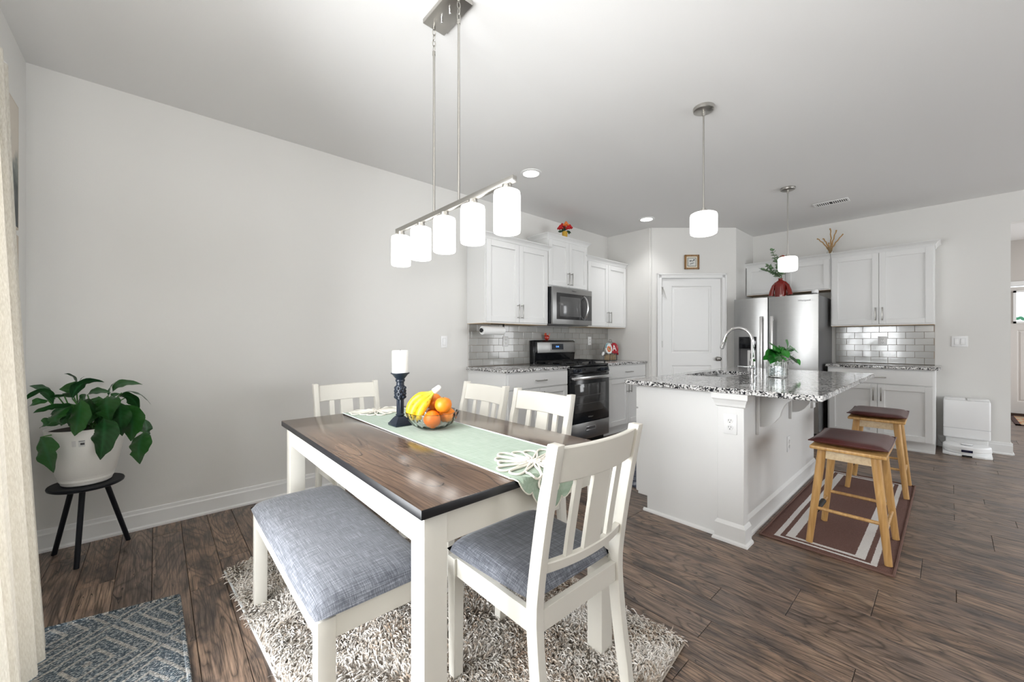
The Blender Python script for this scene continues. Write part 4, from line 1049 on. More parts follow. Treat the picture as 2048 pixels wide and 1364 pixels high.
for s_ in (0, 1):
    b = NB(); pts = []
    for k in range(61):
        u = k / 60; ye = yend(u); pts.append(drape(U0 + (U1 - U0) * u, (TY0 + .010 - ye) if s_ == 0 else (TY1 - .010 + ye), .0010))
    tube(b, pts, .0020, 5); obj('scalloped_binding', b, M_cord if s_ == 0 else M_stitch, t)
for (cx_, cy_, sg) in ((.925, TY0 + .072, 1), (.925, TY1 - .085, -1)):
    fl = None; b = NB(); ball(b, drape(cx_, cy_, .006), .016, 14, 8, (1.3, .9, .35)); 
    for k in range(9): ball(b, drape(cx_ + .022 * math.cos(k * .7), cy_ + .016 * math.sin(k * .7), .006), .007, 8, 6, (1, 1, .7))
    fl = obj('cord_flower', b, M_cord, t)
    npt = 15
    for k in range(npt):
        a = 2 * PI * k / npt + .1; L0, L1, wd = .026, .134 + .014 * math.sin(k * 1.9), .0190
        ca, sa = math.cos(a), math.sin(a); loop = []
        for q in range(17):
            s2 = q / 16 * PI; r_ = L0 + (L1 - L0) * math.sin(s2) ** .8; ww = wd * math.sin(2 * s2) * (0.4 + .9 * (r_ / L1) ** 1)
            if q <= 8: ww = abs(ww)
            else: ww = -abs(ww)
            loop.append(drape(cx_ + r_ * ca - ww * sa, cy_ + sg * (r_ * sa + ww * ca), .0055))
        b = NB(); tube(b, loop, .0036, 6); obj('cord_loop', b, M_cord, fl)

# ------------------------------------------------------------------ dining chairs
def chair(label):
    t = thing('dining_chair', label, 'chair', (0, 0, 0), group='cream dining chairs around the table')
    HB = .905
    def yc(z):        # centre line of the raked rear post
        if z < .43: return -.200 - .055 * ((.43 - z) / .43) ** 1.6
        return -.200 - .078 * ((z - .43) / (HB - .43)) ** 1.25
    for sx in (-1, 1):
        b = NB(); box(b, sx * .197 - .021, sx * .197 + .021, .168, .210, 0, .425, .002, 1, taper=.86); obj('leg', b, M_chairw, t)
        b = NB(); pf = [(yc(z) + .022 - .004 * (z > .8), z) for z in [HB * k / 18 for k in range(19)]] + [(yc(z) - .020 + (.004 if z < .1 else 0), z) for z in [HB * k / 18 for k in range(18, -1, -1)]]
        prism(b, pf, 'x', sx * .197 - .015, sx * .197 + .015, None, .003); obj('back_post', b, M_chairw, t)
    for (a, c, d, e, nm) in ((-.176, .176, .184, .204, 'apron'), (-.182, .182, -.212, -.192, 'apron'), (-.207, -.187, -.180, .168, 'apron'), (.187, .207, -.180, .168, 'apron')):
        b = NB(); box(b, a, c, d, e, .362, .425, .001, 1); obj(nm, b, M_chairw, t)
    b = NB(); nx = 14; hx0, hx1, y0, y1 = .200, .225, -.190, .222
    prof = lambda s: (1 - abs(s) ** 5) ** .42
    for sgn in (1, -1):
        G = {}
        for i in range(nx + 1):
            for j in range(nx + 1):
                u, v = -1 + 2 * i / nx, -1 + 2 * j / nx
                u = math.copysign(abs(u) ** .8, u); v = math.copysign(abs(v) ** .8, v)
                hx = hx0 + (hx1 - hx0) * (v + 1) / 2; x_ = hx * u * (1 - .035 * abs(v) ** 6); y_ = (y0 + y1) / 2 + (y1 - y0) / 2 * v * (1 - .035 * abs(u) ** 6)
                h = prof(u) * prof(v); z_ = .446 + (.044 * h if sgn > 0 else -.022 * h) 
                G[i, j] = b.verts.new((x_, y_, z_))
        for i in range(nx):
            for j in range(nx): b.faces.new((G[i, j], G[i + 1, j], G[i + 1, j + 1], G[i, j + 1]))
    bmesh.ops.remove_doubles(b, verts=b.verts, dist=.0004); obj('seat_cushion', b, M_fabric, t, ang=70)
    def rail(z0, z1, bow, th, name):
        b = NB(); n = 14; rows = []
        for i in range(n + 1):
            u = -1 + 2 * i / n; off = -bow * (1 - u * u)
            rows.append([b.verts.new(p) for p in ((u * .184, yc(z0) + off + th / 2, z0), (u * .184, yc(z1) + off + th / 2, z1), (u * .184, yc(z1) + off - th / 2, z1), (u * .184, yc(z0) + off - th / 2, z0))])
        for A, B2 in zip(rows, rows[1:]):
            for k in range(4): b.faces.new((A[k], A[(k + 1) % 4], B2[(k + 1) % 4], B2[k]))
        b.faces.new(rows[0]); b.faces.new(rows[-1]); bmesh.ops.bevel(b, geom=[e_ for e_ in b.edges if abs(e_.verts[0].co.x - e_.verts[1].co.x) > .01], offset=.003, segments=1, affect='EDGES')
        obj(name, b, M_chairw, t, ang=30)
    rail(.792, .893, .026, .020, 'top_rail'); rail(.530, .562, .026, .022, 'lower_rail')
    for (xc, hw) in ((-.098, .0145), (0, .040), (.098, .0145)):
        b = NB(); z0, z1 = .555, .798; n = 6; rows = []
        for i in range(n + 1):
            z = z0 + (z1 - z0) * i / n; off = yc(z) - .026 * (1 - (xc / .184) ** 2)
            rows.append([b.verts.new(p) for p in ((xc - hw, off + .006, z), (xc + hw, off + .006, z), (xc + hw, off - .006, z), (xc - hw, off - .006, z))])
        for A, B2 in zip(rows, rows[1:]):
            for k in range(4): b.faces.new((A[k], A[(k + 1) % 4], B2[(k + 1) % 4], B2[k]))
        b.faces.new(rows[0]); b.faces.new(rows[-1]); obj('slat', b, M_chairw, t, ang=30)
    return t
ch = chair('nearest cream dining chair at the open end of the table, its back to the viewer'); ch.location = (.978, .972, .018)
dup(ch, (.957, 2.46, .010), PI, 'cream dining chair at the far end of the table, against the long wall')
dup(ch, (1.275, 1.975, .018), R(90), 'cream chair on the kitchen side of the table, the one nearer the long wall')
dup(ch, (1.275, 1.475, .018), R(90), 'cream chair on the kitchen side of the table, beside the nearest chair')

# ------------------------------------------------------------------ bench
t = thing('dining_bench', 'long cream bench with grey padded seat left of the table', 'bench', (.495, 1.605, .012))
BX0, BX1, BY0, BY1 = .318, .680, 1.128, 2.085
b = NB(); n1, n2 = 14, 26
for sgn in (1, -1):
    G = {}
    for i in range(n1 + 1):
        for j in range(n2 + 1):
            u, v = -1 + 2 * i / n1, -1 + 2 * j / n2
            u = math.copysign(abs(u) ** .75, u); v = math.copysign(abs(v) ** .65, v)
            x_ = (BX0 + BX1) / 2 + (BX1 - BX0 + .02) / 2 * u * (1 - .02 * abs(v) ** 12); y_ = (BY0 + BY1) / 2 + (BY1 - BY0 + .02) / 2 * v * (1 - .012 * abs(u) ** 8)
            h = (1 - abs(u) ** 4) ** .5 * (1 - abs(v) ** 10) ** .5; G[i, j] = b.verts.new((x_, y_, .450 + (.046 * h if sgn > 0 else -.014 * h)))
    for i in range(n1):
        for j in range(n2): b.faces.new((G[i, j], G[i + 1, j], G[i + 1, j + 1], G[i, j + 1]))
bmesh.ops.remove_doubles(b, verts=b.verts, dist=.0004); obj('seat_cushion', b, M_fabric, t, ang=70)
for sx in (0, 1):
    for sy in (0, 1):
        x0 = BX0 + .002 if sx == 0 else BX1 - .050; y0 = BY0 + .004 if sy == 0 else BY1 - .052
        b = NB(); o_ = .012 if sy else -.012
        pf = [(y0 + (o_ if 0 else 0), .012)] 
        ys = lambda z: (.016 * ((.30 - z) / .30) ** 2 if z < .30 else 0) * (1 if sy else -1)
        zz = [.012 + (.437 - .012) * k / 10 for k in range(11)]
        wd = lambda z: .048 if z > .15 else .040 + .008 * z / .15
        prism(b, [(y0 + ys(z), z) for z in zz] + [(y0 + ys(z) + wd(z), z) for z in zz[::-1]], 'x', x0, x0 + .048, None, .002); obj('leg', b, M_chairw, t)
for (a, c, d, e) in ((BX0 + .006, BX0 + .024, BY0 + .052, BY1 - .052), (BX1 - .024, BX1 - .006, BY0 + .052, BY1 - .052), (BX0 + .05, BX1 - .05, BY0 + .008, BY0 + .026), (BX0 + .05, BX1 - .05, BY1 - .026, BY1 - .008)):
    b = NB(); box(b, a, c, d, e, .375, .438, .001, 1); obj('apron', b, M_chairw, t)

# ------------------------------------------------------------------ shag rug
SH = [Vector(p) for p in ((.262, 2.50, 0), (1.46, 2.44, 0), (1.54, .70, 0), (.375, .58, 0))]   # far-left, far-right, near-right, near-left
t = thing('shag_rug', 'shaggy cream and beige rug under the dining table', 'rug', (.9, 1.55, 0))
b = NB(); A = [b.verts.new(p + Vector((0, 0, .0008))) for p in SH]; B2 = [b.verts.new(p + Vector((0, 0, .010))) for p in SH]
b.faces.new(A); b.faces.new(B2)
for k in range(4): b.faces.new((A[k], A[(k + 1) % 4], B2[(k + 1) % 4], B2[k]))
obj('backing', b, mat('rug_backing', (.42, .37, .31), .95), t, smooth=False)
b = NB(); 
tube(b, [SH[3] + Vector((0, 0, .006)), SH[0] + Vector((0, 0, .006))], .0055, 6)
obj('white_binding', b, M_stitch, t)
b = NB()
for k in range(3): tube(b, [SH[k] + Vector((0, 0, .006)), SH[k + 1] + Vector((0, 0, .006))], .0050, 6)
obj('tan_binding', b, bpy.data.materials['rug_backing'], t)
rng = np.random.default_rng(2)
NS = 62000
u = rng.random(NS); v = rng.random(NS)
c4 = np.array([[p.x, p.y] for p in SH])
bx = (c4[0][None] * ((1 - u) * (1 - v))[:, None] + c4[1][None] * (u * (1 - v))[:, None] + c4[2][None] * (u * v)[:, None] + c4[3][None] * ((1 - u) * v)[:, None])
X_, Y_ = bx[:, 0], bx[:, 1]
flow = 2.2 * np.sin(X_ * 5.1 + 1.3 * np.sin(Y_ * 4.3)) + 2.0 * np.sin(Y_ * 6.7 + 2.1 * np.cos(X_ * 3.9)) + 1.2 * np.sin(X_ * 19 + Y_ * 13) + rng.normal(0, .75, NS)
Ls = rng.uniform(.024, .044, NS); lean = rng.uniform(.55, 1.0, NS); hgt = rng.uniform(.012, .026, NS); wd = rng.uniform(.0016, .0028, NS)
dx, dy = np.cos(flow), np.sin(flow); px_, py_ = -dy, dx
curl = rng.normal(0, .35, NS)
segs = 4; verts = np.zeros((NS, segs, 2, 3), np.float32)
for k in range(segs):
    s_ = k / (segs - 1); off = Ls * lean * s_; hz = .009 + hgt * np.sin(s_ * 2.1) 
    side = curl * Ls * s_ * s_ * .6
    ww = wd * (1 - .7 * s_ ** 3)
    cx_ = X_ + dx * off + px_ * side; cy_ = Y_ + dy * off + py_ * side
    for q, sg in enumerate((-1, 1)):
        verts[:, k, q, 0] = cx_ + px_ * ww * sg; verts[:, k, q, 1] = cy_ + py_ * ww * sg; verts[:, k, q, 2] = hz + .0012 * sg * np.sin(flow * 3)
me = bpy.data.meshes.new('pile')
nf = NS * (segs - 1); idx = (np.arange(NS)[:, None] * segs * 2 + np.arange(segs - 1)[None] * 2).reshape(-1)
loops = np.stack([idx, idx + 1, idx + 3, idx + 2], 1).astype(np.int32).reshape(-1)
vv = verts.reshape(-1, 3) - np.array([.9, 1.55, 0], np.float32)
me.vertices.add(NS * segs * 2); me.vertices.foreach_set('co', vv.reshape(-1))
me.loops.add(nf * 4); me.loops.foreach_set('vertex_index', loops)
me.polygons.add(nf); me.polygons.foreach_set('loop_start', (np.arange(nf) * 4).astype(np.int32))
me.polygons.foreach_set('use_smooth', np.ones(nf, bool)); me.update(calc_edges=True)
patch = .5 + .5 * np.sin(X_ * 9 + 2 * np.sin(Y_ * 7)) * np.sin(Y_ * 11 + 1.5 * np.cos(X_ * 8))
tone = np.clip(rng.random(NS) * .62 + patch * .50 * (.35 + .65 * np.clip((X_ - .3) * 1.3, 0, 1)), 0, 1.1).astype(np.float32)
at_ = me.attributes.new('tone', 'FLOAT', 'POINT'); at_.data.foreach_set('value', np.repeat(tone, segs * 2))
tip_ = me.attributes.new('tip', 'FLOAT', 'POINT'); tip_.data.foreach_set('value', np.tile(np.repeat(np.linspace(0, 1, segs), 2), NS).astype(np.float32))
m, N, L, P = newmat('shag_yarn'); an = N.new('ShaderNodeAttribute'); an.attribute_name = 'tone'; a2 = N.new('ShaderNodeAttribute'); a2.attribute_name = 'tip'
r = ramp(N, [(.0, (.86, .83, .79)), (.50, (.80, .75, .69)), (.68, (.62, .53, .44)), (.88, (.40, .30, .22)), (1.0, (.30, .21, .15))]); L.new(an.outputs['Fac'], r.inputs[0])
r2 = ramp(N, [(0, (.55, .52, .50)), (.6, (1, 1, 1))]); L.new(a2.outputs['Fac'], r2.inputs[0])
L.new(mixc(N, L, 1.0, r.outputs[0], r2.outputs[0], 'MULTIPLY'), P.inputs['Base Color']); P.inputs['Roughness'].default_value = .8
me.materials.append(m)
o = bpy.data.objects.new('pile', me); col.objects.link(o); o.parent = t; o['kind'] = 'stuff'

# ------------------------------------------------------------------ blue woven rug by the patio door
t = thing('woven_rug', 'blue grey braided rug with cream lines by the curtain', 'rug', (-.1, 1.6, 0))
def blue(m, N, L, P, tc, sx):
    mp = N.new('ShaderNodeMapping'); mp.inputs['Scale'].default_value = (85, 170, 1); mp.inputs['Rotation'].default_value = (0, 0, R(38)); L.new(tc.outputs['Object'], mp.inputs[0])
    vo = N.new('ShaderNodeTexVoronoi'); vo.inputs['Scale'].default_value = 2.1; L.new(mp.outputs[0], vo.inputs['Vector'])
    sp = N.new('ShaderNodeSeparateColor'); L.new(vo.outputs['Color'], sp.inputs[0])
    # concentric diamonds: cell coords
    X2 = math_(N, L, 'MULTIPLY', math_(N, L, 'ADD', sx.outputs[0], math_(N, L, 'MULTIPLY', sx.outputs[1], .55)), 2.6)
    Y2 = math_(N, L, 'MULTIPLY', math_(N, L, 'SUBTRACT', sx.outputs[1], math_(N, L, 'MULTIPLY', sx.outputs[0], .75)), 2.6)
    fa = math_(N, L, 'ABSOLUTE', math_(N, L, 'SUBTRACT', math_(N, L, 'FRACT', X2), .5)); fb_ = math_(N, L, 'ABSOLUTE', math_(N, L, 'SUBTRACT', math_(N, L, 'FRACT', Y2), .5))
    dd = math_(N, L, 'MAXIMUM', fa, fb_); rg = math_(N, L, 'FRACT', math_(N, L, 'MULTIPLY', dd, 7.0))
    ln = math_(N, L, 'LESS_THAN', rg, .26)
    r = ramp(N, [(0.0, (.030, .046, .062)), (.40, (.070, .100, .125)), (.66, (.13, .17, .20)), (.76, (.40, .43, .44)), (1.0, (.55, .55, .53))])
    L.new(math_(N, L, 'ADD', math_(N, L, 'MULTIPLY', sp.outputs[0], .95), math_(N, L, 'MULTIPLY', ln, .22)), r.inputs[0])
    cr = mixc(N, L, math_(N, L, 'MULTIPLY', ln, .30), r.outputs[0], (.60, .52, .43))
    L.new(cr, P.inputs['Base Color']); P.inputs['Roughness'].default_value = .95
    bp = N.new('ShaderNodeBump'); bp.inputs['Strength'].default_value = 1; bp.inputs['Distance'].default_value = .004; bp.invert = True; L.new(vo.outputs[0], bp.inputs['Height']); L.new(bp.outputs[0], P.inputs['Normal'])
M_blue = rugmat('blue_braided_weave', blue)
b = NB(); q = [Vector(p) for p in ((-.46, 2.515, 0), (.076, 2.405, 0), (.105, .60, 0), (-.46, .60, 0))]
n1, n2 = 30, 80; G = {}
for i in range(n1 + 1):
    for j in range(n2 + 1):
        uu, v2 = i / n1, j / n2; p = (q[0].lerp(q[1], uu)).lerp(q[3].lerp(q[2], uu), v2)
        p.z = .0125 + .001 * math.sin(uu * 40) * math.sin(v2 * 60) if 0 < i < n1 and 0 < j < n2 else .004
        G[i, j] = b.verts.new(p)
for i in range(n1):
    for j in range(n2): b.faces.new((G[i, j], G[i, j + 1], G[i + 1, j + 1], G[i + 1, j]))
obj('woven_field', b, M_blue, t)
b = NB()
for k in range(4): 
    A_, B_ = q[k], q[(k + 1) % 4]; n_ = int((B_ - A_).length / .012)
    tube(b, [A_.lerp(B_, s_ / n_) + Vector((0, 0, .0075)) for s_ in range(n_ + 1)], [.0068 + .0010 * (s_ % 2) for s_ in range(n_ + 1)], 6)
obj('braided_edge', b, M_blue, t)

# ------------------------------------------------------------------ curtain
t = thing('curtain', 'floor length cream linen curtain at the patio door', 'curtain', (-.40, 2.1, 0))
def curtain(y0t, y1t, y0b, y1b, xt, xb, folds, amp_t, amp_b, zt, zb, ph=0.0, M=M_linen, name='panel', n1=150, n2=40):
    b = NB(); G = {}
    for i in range(n1 + 1):
        s_ = i / n1
        for j in range(n2 + 1):
            k = j / n2; z = zt + (zb - zt) * k; e_ = k ** 1.3
            y_ = (y0t + (y1t - y0t) * s_) * (1 - e_) + (y0b + (y1b - y0b) * s_) * e_
            amp = amp_t + (amp_b - amp_t) * k; f = 2 * PI * folds * s_ + ph
            x_ = xt + (xb - xt) * e_ + amp * (math.sin(f) + .25 * math.sin(2.3 * f + 1 + k)) 
            y_ += .35 * amp * math.cos(f * 1.0 + .6) 
            G[i, j] = b.verts.new((x_, y_, z))
    for i in range(n1):
        for j in range(n2): b.faces.new((G[i, j], G[i + 1, j], G[i + 1, j + 1], G[i, j + 1]))
    return obj(name, b, M, t, ang=180)
curtain(2.54, 1.88, 2.36, 1.84, -.462, -.368, 5, .026, .050, 2.30, .014, 2.0)
rod = NB(); cyl(rod, (-.462, 2.56, 2.312), (-.462, -.25, 2.312), .010, n=14); ball(rod, (-.462, 2.56, 2.312), .014, 12, 8); obj('rod', rod, M_trim, t)
b = NB()
for yy in (2.5, .2): cyl(b, (XL, yy, 2.312), (-.462, yy, 2.312), .008, n=10)
obj('rod_bracket', b, M_trim, t)

# two canvases on the left wall, mostly hidden by the curtain
for (z0, z1, lab, pic) in ((1.748, 2.365, 'tall canvas with a dark lower half on the left wall, upper of two', True), (1.05, 1.720, 'plain tan canvas on the left wall, lower of two', False)):
    t = thing('canvas_picture', lab, 'picture', (XL, 2.93, (z0 + z1) / 2))
    b = NB(); box(b, XL + .001, XL + .026, 2.80, 3.13, z0, z1, .003); obj('canvas', b, mat('tan_canvas', (.58, .51, .42), .85) if 'tan_canvas' not in bpy.data.materials else bpy.data.materials['tan_canvas'], t)
    if pic:
        m, N, L, P = newmat('dark_print'); tc = N.new('ShaderNodeTexCoord'); sx = N.new('ShaderNodeSeparateXYZ'); L.new(tc.outputs['Object'], sx.inputs[0])
        n = N.new('ShaderNodeTexNoise'); n.inputs['Scale'].default_value = 14; L.new(tc.outputs['Object'], n.inputs['Vector'])
        r = ramp(N, [(.40, (.02, .03, .035)), (.56, (.20, .22, .20)), (.66, (.60, .54, .46))]); L.new(math_(N, L, 'ADD', math_(N, L, 'MULTIPLY', n.outputs[0], .35), math_(N, L, 'ADD', math_(N, L, 'MULTIPLY', sx.outputs[2], 1.0), .40)), r.inputs[0]); L.new(r.outputs[0], P.inputs['Base Color'])
        b = NB(); box(b, XL + .026, XL + .027, 2.815, 3.112, z0 + .01, z1 - .012); obj('print', b, m, t)

# ------------------------------------------------------------------ plant stand, pot, peace lily
SXp, SYp, SZ = -.285, 3.185, .418
t = thing('plant_stand', 'round black three-legged plant stand in the corner', 'plant stand', (SXp, SYp, 0))
b = NB(); lathe(b, [(.0005, SZ - .020), (.138, SZ - .020), (.148, SZ - .014), (.150, SZ - .006), (.147, SZ), (.0005, SZ)], (SXp, SYp, 0), 44); obj('top', b, M_ebony, t)
for (fx_, fy_) in ((-.425, 3.345), (-.312, 3.062), (-.125, 3.300)):
    b = NB(); d_ = Vector((fx_ - SXp, fy_ - SYp, 0)); cyl(b, (fx_, fy_, 0), Vector((SXp, SYp, SZ - .02)) + d_ * .42, .0115, .0125, 14); obj('leg', b, M_ebony, t)
PX, PY = -.285, 3.185
t = thing('flower_pot', 'large off-white tapered plastic pot on the black stand', 'pot', (PX, PY, SZ))
b = NB(); prof = [(.0005, .0), (.088, .0), (.098, .006), (.103, .022), (.106, .024), (.107, .038), (.110, .040), (.112, .052), (.116, .056), (.150, .240), (.156, .300), (.158, .306), (.153, .307), (.147, .290), (.146, .275)]
lathe(b, prof, (PX, PY, SZ + .0005), 48); obj('pot_body', b, M_pot, t)
b = NB(); lathe(b, [(.0005, .296), (.149, .292)], (PX, PY, SZ), 40); obj('soil', b, M_soil, t)
dc = Vector((0 - PX, 0 - PY, 0)).normalized(); sd = Vector((-dc.y, dc.x, 0))
def onpot(ang, z, out=.001):
    k = (z - .056) / (.240 - .056); r_ = .116 + .034 * k + out; d_ = (dc * math.cos(ang) + sd * math.sin(ang)); return Vector((PX, PY, SZ)) + d_ * r_ + Vector((0, 0, z))
# which side is left in view: check sign by projecting
def label_(a0, a1, z0, z1, M, nm, out): 
    b = NB(); n = 4; vs = [[b.verts.new(onpot(a0 + (a1 - a0) * k / n, z, out)) for k in range(n + 1)] for z in (z0, z1)]
    for k in range(n): b.faces.new((vs[0][k], vs[0][k + 1], vs[1][k + 1], vs[1][k]))
    return obj(nm, b, M, t)
sgn = 1 if (CS * sd.x - SN * sd.y) < 0 else -1       # positive angle towards the left of the view
label_(sgn * .04, sgn * .20, .222, .258, M_label, 'barcode_label', .0022)
bl = label_(sgn * .055, sgn * .155, .232, .244, M_ink, 'barcode', .0030)
label_(sgn * .05, sgn * .19, .251, .254, M_ink, 'label_rule', .0030)
label_(sgn * .26, sgn * .36, .225, .257, mat('faint_print', (.64, .62, .60), .6), 'printed_symbol', .0018)

t = thing('peace_lily', 'dark green broad-leaved plant in the white pot', 'plant', (PX, PY, SZ + .272))
def ppt(x_, y_): return (30 + x_ / 5.245, 730 + y_ / 5.245)
# leaf outlines read from the photo: base, mid, tip in zoomed pixels, depth offset (towards the viewer), width (px in crop)
LV = [((440, 320), (300, 240), (150, 220), .05, 70), ((400, 420), (300, 240), (80, 390), .10, 75), ((350, 372), (230, 380), (130, 450), .14, 70), ((600, 430), (400, 440), (190, 505), .16, 90), ((600, 420), (380, 560), (520, 625), .17, 120),
      ((620, 340), (560, 280), (640, 170), -.02, 130), ((600, 350), (700, 170), (935, 180), .05, 100), ((650, 300), (640, 130), (515, 92), -.06, 60), ((640, 250), (680, 160), (730, 118), -.08, 40), ((760, 310), (860, 265), (1010, 290), .0, 85),
      ((980, 320), (1000, 230), (1065, 172), -.05, 45), ((1020, 300), (1100, 180), (1340, 205), -.02, 100), ((1120, 290), (1290, 270), (1430, 420), .02, 80), ((690, 360), (660, 560), (625, 745), .17, 165),
      ((965, 330), (950, 420), (1000, 600), .15, 190), ((1100, 395), (1100, 560), (1125, 745), .15, 160), ((1080, 340), (1230, 330), (1300, 480), .08, 120), ((1170, 420), (1230, 580), (1215, 800), .14, 195),
      ((1350, 560), (1390, 660), (1370, 790), .06, 80), ((1310, 500), (1340, 540), (1355, 600), .04, 40), ((935, 550), (930, 740), (895, 995), .19, 200), ((1355, 700), (1290, 830), (1310, 1040), .15, 180),
      ((265, 760), (330, 900), (405, 1130), .15, 165), ((500, 420), (470, 500), (420, 590), .12, 130), ((560, 400), (540, 460), (560, 560), .05, 130), ((850, 380), (800, 420), (830, 560), .06, 130), ((760, 400), (720, 330), (640, 420), .0, 110),
      ((880, 330), (830, 380), (800, 470), .05, 110), ((420, 560), (330, 600), (260, 665), .12, 80), ((520, 330), (420, 330), (370, 370), .08, 60), ((470, 470), (440, 560), (330, 640), .04, 130), ((560, 420), (600, 520), (560, 640), .06, 140), ((760, 420), (760, 520), (720, 640), .05, 150), ((860, 430), (900, 520), (860, 630), .05, 140), ((700, 380), (800, 430), (900, 560), .08, 120), ((640, 470), (540, 520), (480, 640), .10, 120), ((1180, 330), (1290, 420), (1360, 600), .03, 90), ((1030, 380), (1010, 320), (1110, 300), .02, 60)]
rq = random.Random(8)
vd = Vector((PX, PY, 0)).normalized()
for i, (ba, mi, ti, dz, wp) in enumerate(LV):
    def pt(q_, d_):
        px, py = ppt(*q_); r_ = ray(px, py); base = Vector((PX, PY, 0)) - vd * d_
        k = base.dot(vd) / Vector((r_.x, r_.y, 0)).dot(vd); return Vector((0, 0, H)) + r_ * k
    hang = ti[1] > ba[1] + 120
    A_ = pt(ba, dz * .75); C_ = pt(ti, dz + (.015 if hang else 0)); M2 = pt(mi, dz * 1.05 + .015)
    M2 = M2 * 1.0 + (M2 - A_.lerp(C_, .5)) * .55
    scale_ = (Vector((PX, PY, 0)).length * .78) / F_PX / 5.245
    viewside = Vector((CS, -SN, 0))
    if hang and wp > 90: sdv = viewside + Vector((0, 0, rq.uniform(-.25, .25)))
    else:
        sdv = None
    leaf('leaf', t, A_, C_, wp * scale_ * 1.12, m=M_lily, mid=M2, side=sdv, twist=(R(32) if not hang else 0) * (1 if i % 2 else -1), cup=-.16 if hang else .12, wavy=.09, nl=16, up=Vector((0, 0, 1)),
         stem_from=Vector((PX + rq.uniform(-.05, .05), PY + rq.uniform(-.05, .05), SZ + .275)), stem_r=.003)

# ------------------------------------------------------------------ candlestick, candle, fruit bowl
CXc, CYc = .862, 1.752
t = thing('candlestick', 'dark blue-black carved pillar candlestick on the runner', 'candle holder', (CXc, CYc, TZ + .004))
z0 = TZ + .0045
b = NB(); box(b, CXc - .042, CXc + .042, CYc - .042, CYc + .042, z0, z0 + .012, .002)
rr = [(.038, .012), (.032, .022), (.024, .034), (.017, .042)]
for (r0, h0), (r1, h1) in zip(rr, rr[1:]):
    A = [b.verts.new((CXc + sx * r0, CYc + sy * r0, z0 + h0)) for sx, sy in ((-1, -1), (1, -1), (1, 1), (-1, 1))]; B2 = [b.verts.new((CXc + sx * r1, CYc + sy * r1, z0 + h1)) for sx, sy in ((-1, -1), (1, -1), (1, 1), (-1, 1))]
    for k in range(4): b.faces.new((A[k], A[(k + 1) % 4], B2[(k + 1) % 4], B2[k]))
obj('foot', b, M_ironblue, t)
b = NB(); lathe(b, [(.015, .040), (.020, .046), (.021, .052), (.016, .056), (.0165, .060), (.0165, .120), (.022, .124), (.0235, .132), (.0235, .178), (.022, .186), (.018, .190), (.018, .204), (.022, .208), (.022, .216), (.018, .220)], (CXc, CYc, z0), 40,
                  f=lambda a, z, k: 1 + (.06 * math.cos(10 * a) if .058 < z < .122 else (.07 * math.sin(7 * a + z * 160) if .13 < z < .186 else 0))); obj('carved_column', b, M_ironblue, t)
b = NB()
for k in range(9):
    for j in range(4): a = 2 * PI * k / 9 + j * .35; ball(b, (CXc + .0235 * math.cos(a), CYc + .0235 * math.sin(a), z0 + .134 + .014 * j), .0058, 8, 6, (1, 1, 1.3))
obj('leaf_relief', b, M_ironblue, t)
b = NB(); lathe(b, [(.0005, .216), (.018, .218), (.024, .224), (.036, .240), (.043, .244), (.044, .248), (.040, .249), (.034, .246), (.0005, .245)], (CXc, CYc, z0), 36); obj('drip_cup', b, M_ironblue, t)
b = NB(); lathe(b, [(.0005, .2458), (.036, .2458), (.0375, .250), (.0375, .350), (.035, .354), (.028, .351), (.0005, .349)], (CXc, CYc, z0), 36); t = tag(obj('pillar_candle', b, M_wax, loc=(CXc, CYc, z0 + .246)), 'white pillar candle on the dark candlestick', 'candle')
b = NB(); cyl(b, (CXc, CYc, z0 + .349), (CXc + .001, CYc, z0 + .358), .0012, n=6); obj('wick', b, M_ink, t)

BXc, BYc = .942, 1.592
t = thing('fruit_bowl', 'clear cut glass bowl of fruit on the runner', 'bowl', (BXc, BYc, TZ + .004))
b = NB(); prof = [(.0005, .0), (.048, .0), (.066, .006), (.090, .022), (.107, .044), (.115, .066), (.118, .077), (.1155, .078), (.111, .066), (.103, .046), (.087, .026), (.063, .011), (.0005, .006)]
lathe(b, prof, (BXc, BYc, TZ + .0045), 64, f=lambda a, z, k: 1 + (.035 * math.cos(18 * a + z * 90) if 3 <= k <= 5 else (.030 * math.cos(9 * a) if 5 < k < 8 else 0))); obj('bowl_body', b, M_cut, t, ang=50)
m, N, L, P = newmat('orange_peel'); n = N.new('ShaderNodeTexVoronoi'); n.inputs['Scale'].default_value = 420; tc = N.new('ShaderNodeTexCoord'); L.new(tc.outputs['Object'], n.inputs['Vector'])
oi = N.new('ShaderNodeObjectInfo'); L.new(mixc(N, L, oi.outputs['Random'], (.83, .17, .008), (.93, .29, .012)), P.inputs['Base Color']); P.inputs['Roughness'].default_value = .36
bp = N.new('ShaderNodeBump'); bp.inputs['Strength'].default_value = .35; bp.inputs['Distance'].default_value = .0008; L.new(n.outputs[0], bp.inputs['Height']); L.new(bp.outputs[0], P.inputs['Normal'])
M_orange = m
rgt = Vector((CS, -SN, 0)); fwd = Vector((SN, CS, 0))
def bw(r_, f_, z): return Vector((BXc, BYc, TZ)) + rgt * r_ + fwd * f_ + Vector((0, 0, z))
b = NB(); lathe(b, [(.0005, -.034), (.014, -.0335), (.027, -.026), (.0365, -.012), (.0385, .002), (.035, .017), (.026, .027), (.013, .0325), (.004, .0325), (.0005, .031)], (0, 0, 0), 28); o0 = obj('orange', b, M_orange)
b = NB(); cyl(b, (0, 0, .0305), (0, 0, .0345), .0035, .0025, 8); obj('stem_button', b, M_stem, o0)
o0.location = bw(.056, -.034, .116); tag(o0, 'top right orange resting highest in the glass bowl', 'orange', 'oranges in the glass bowl')
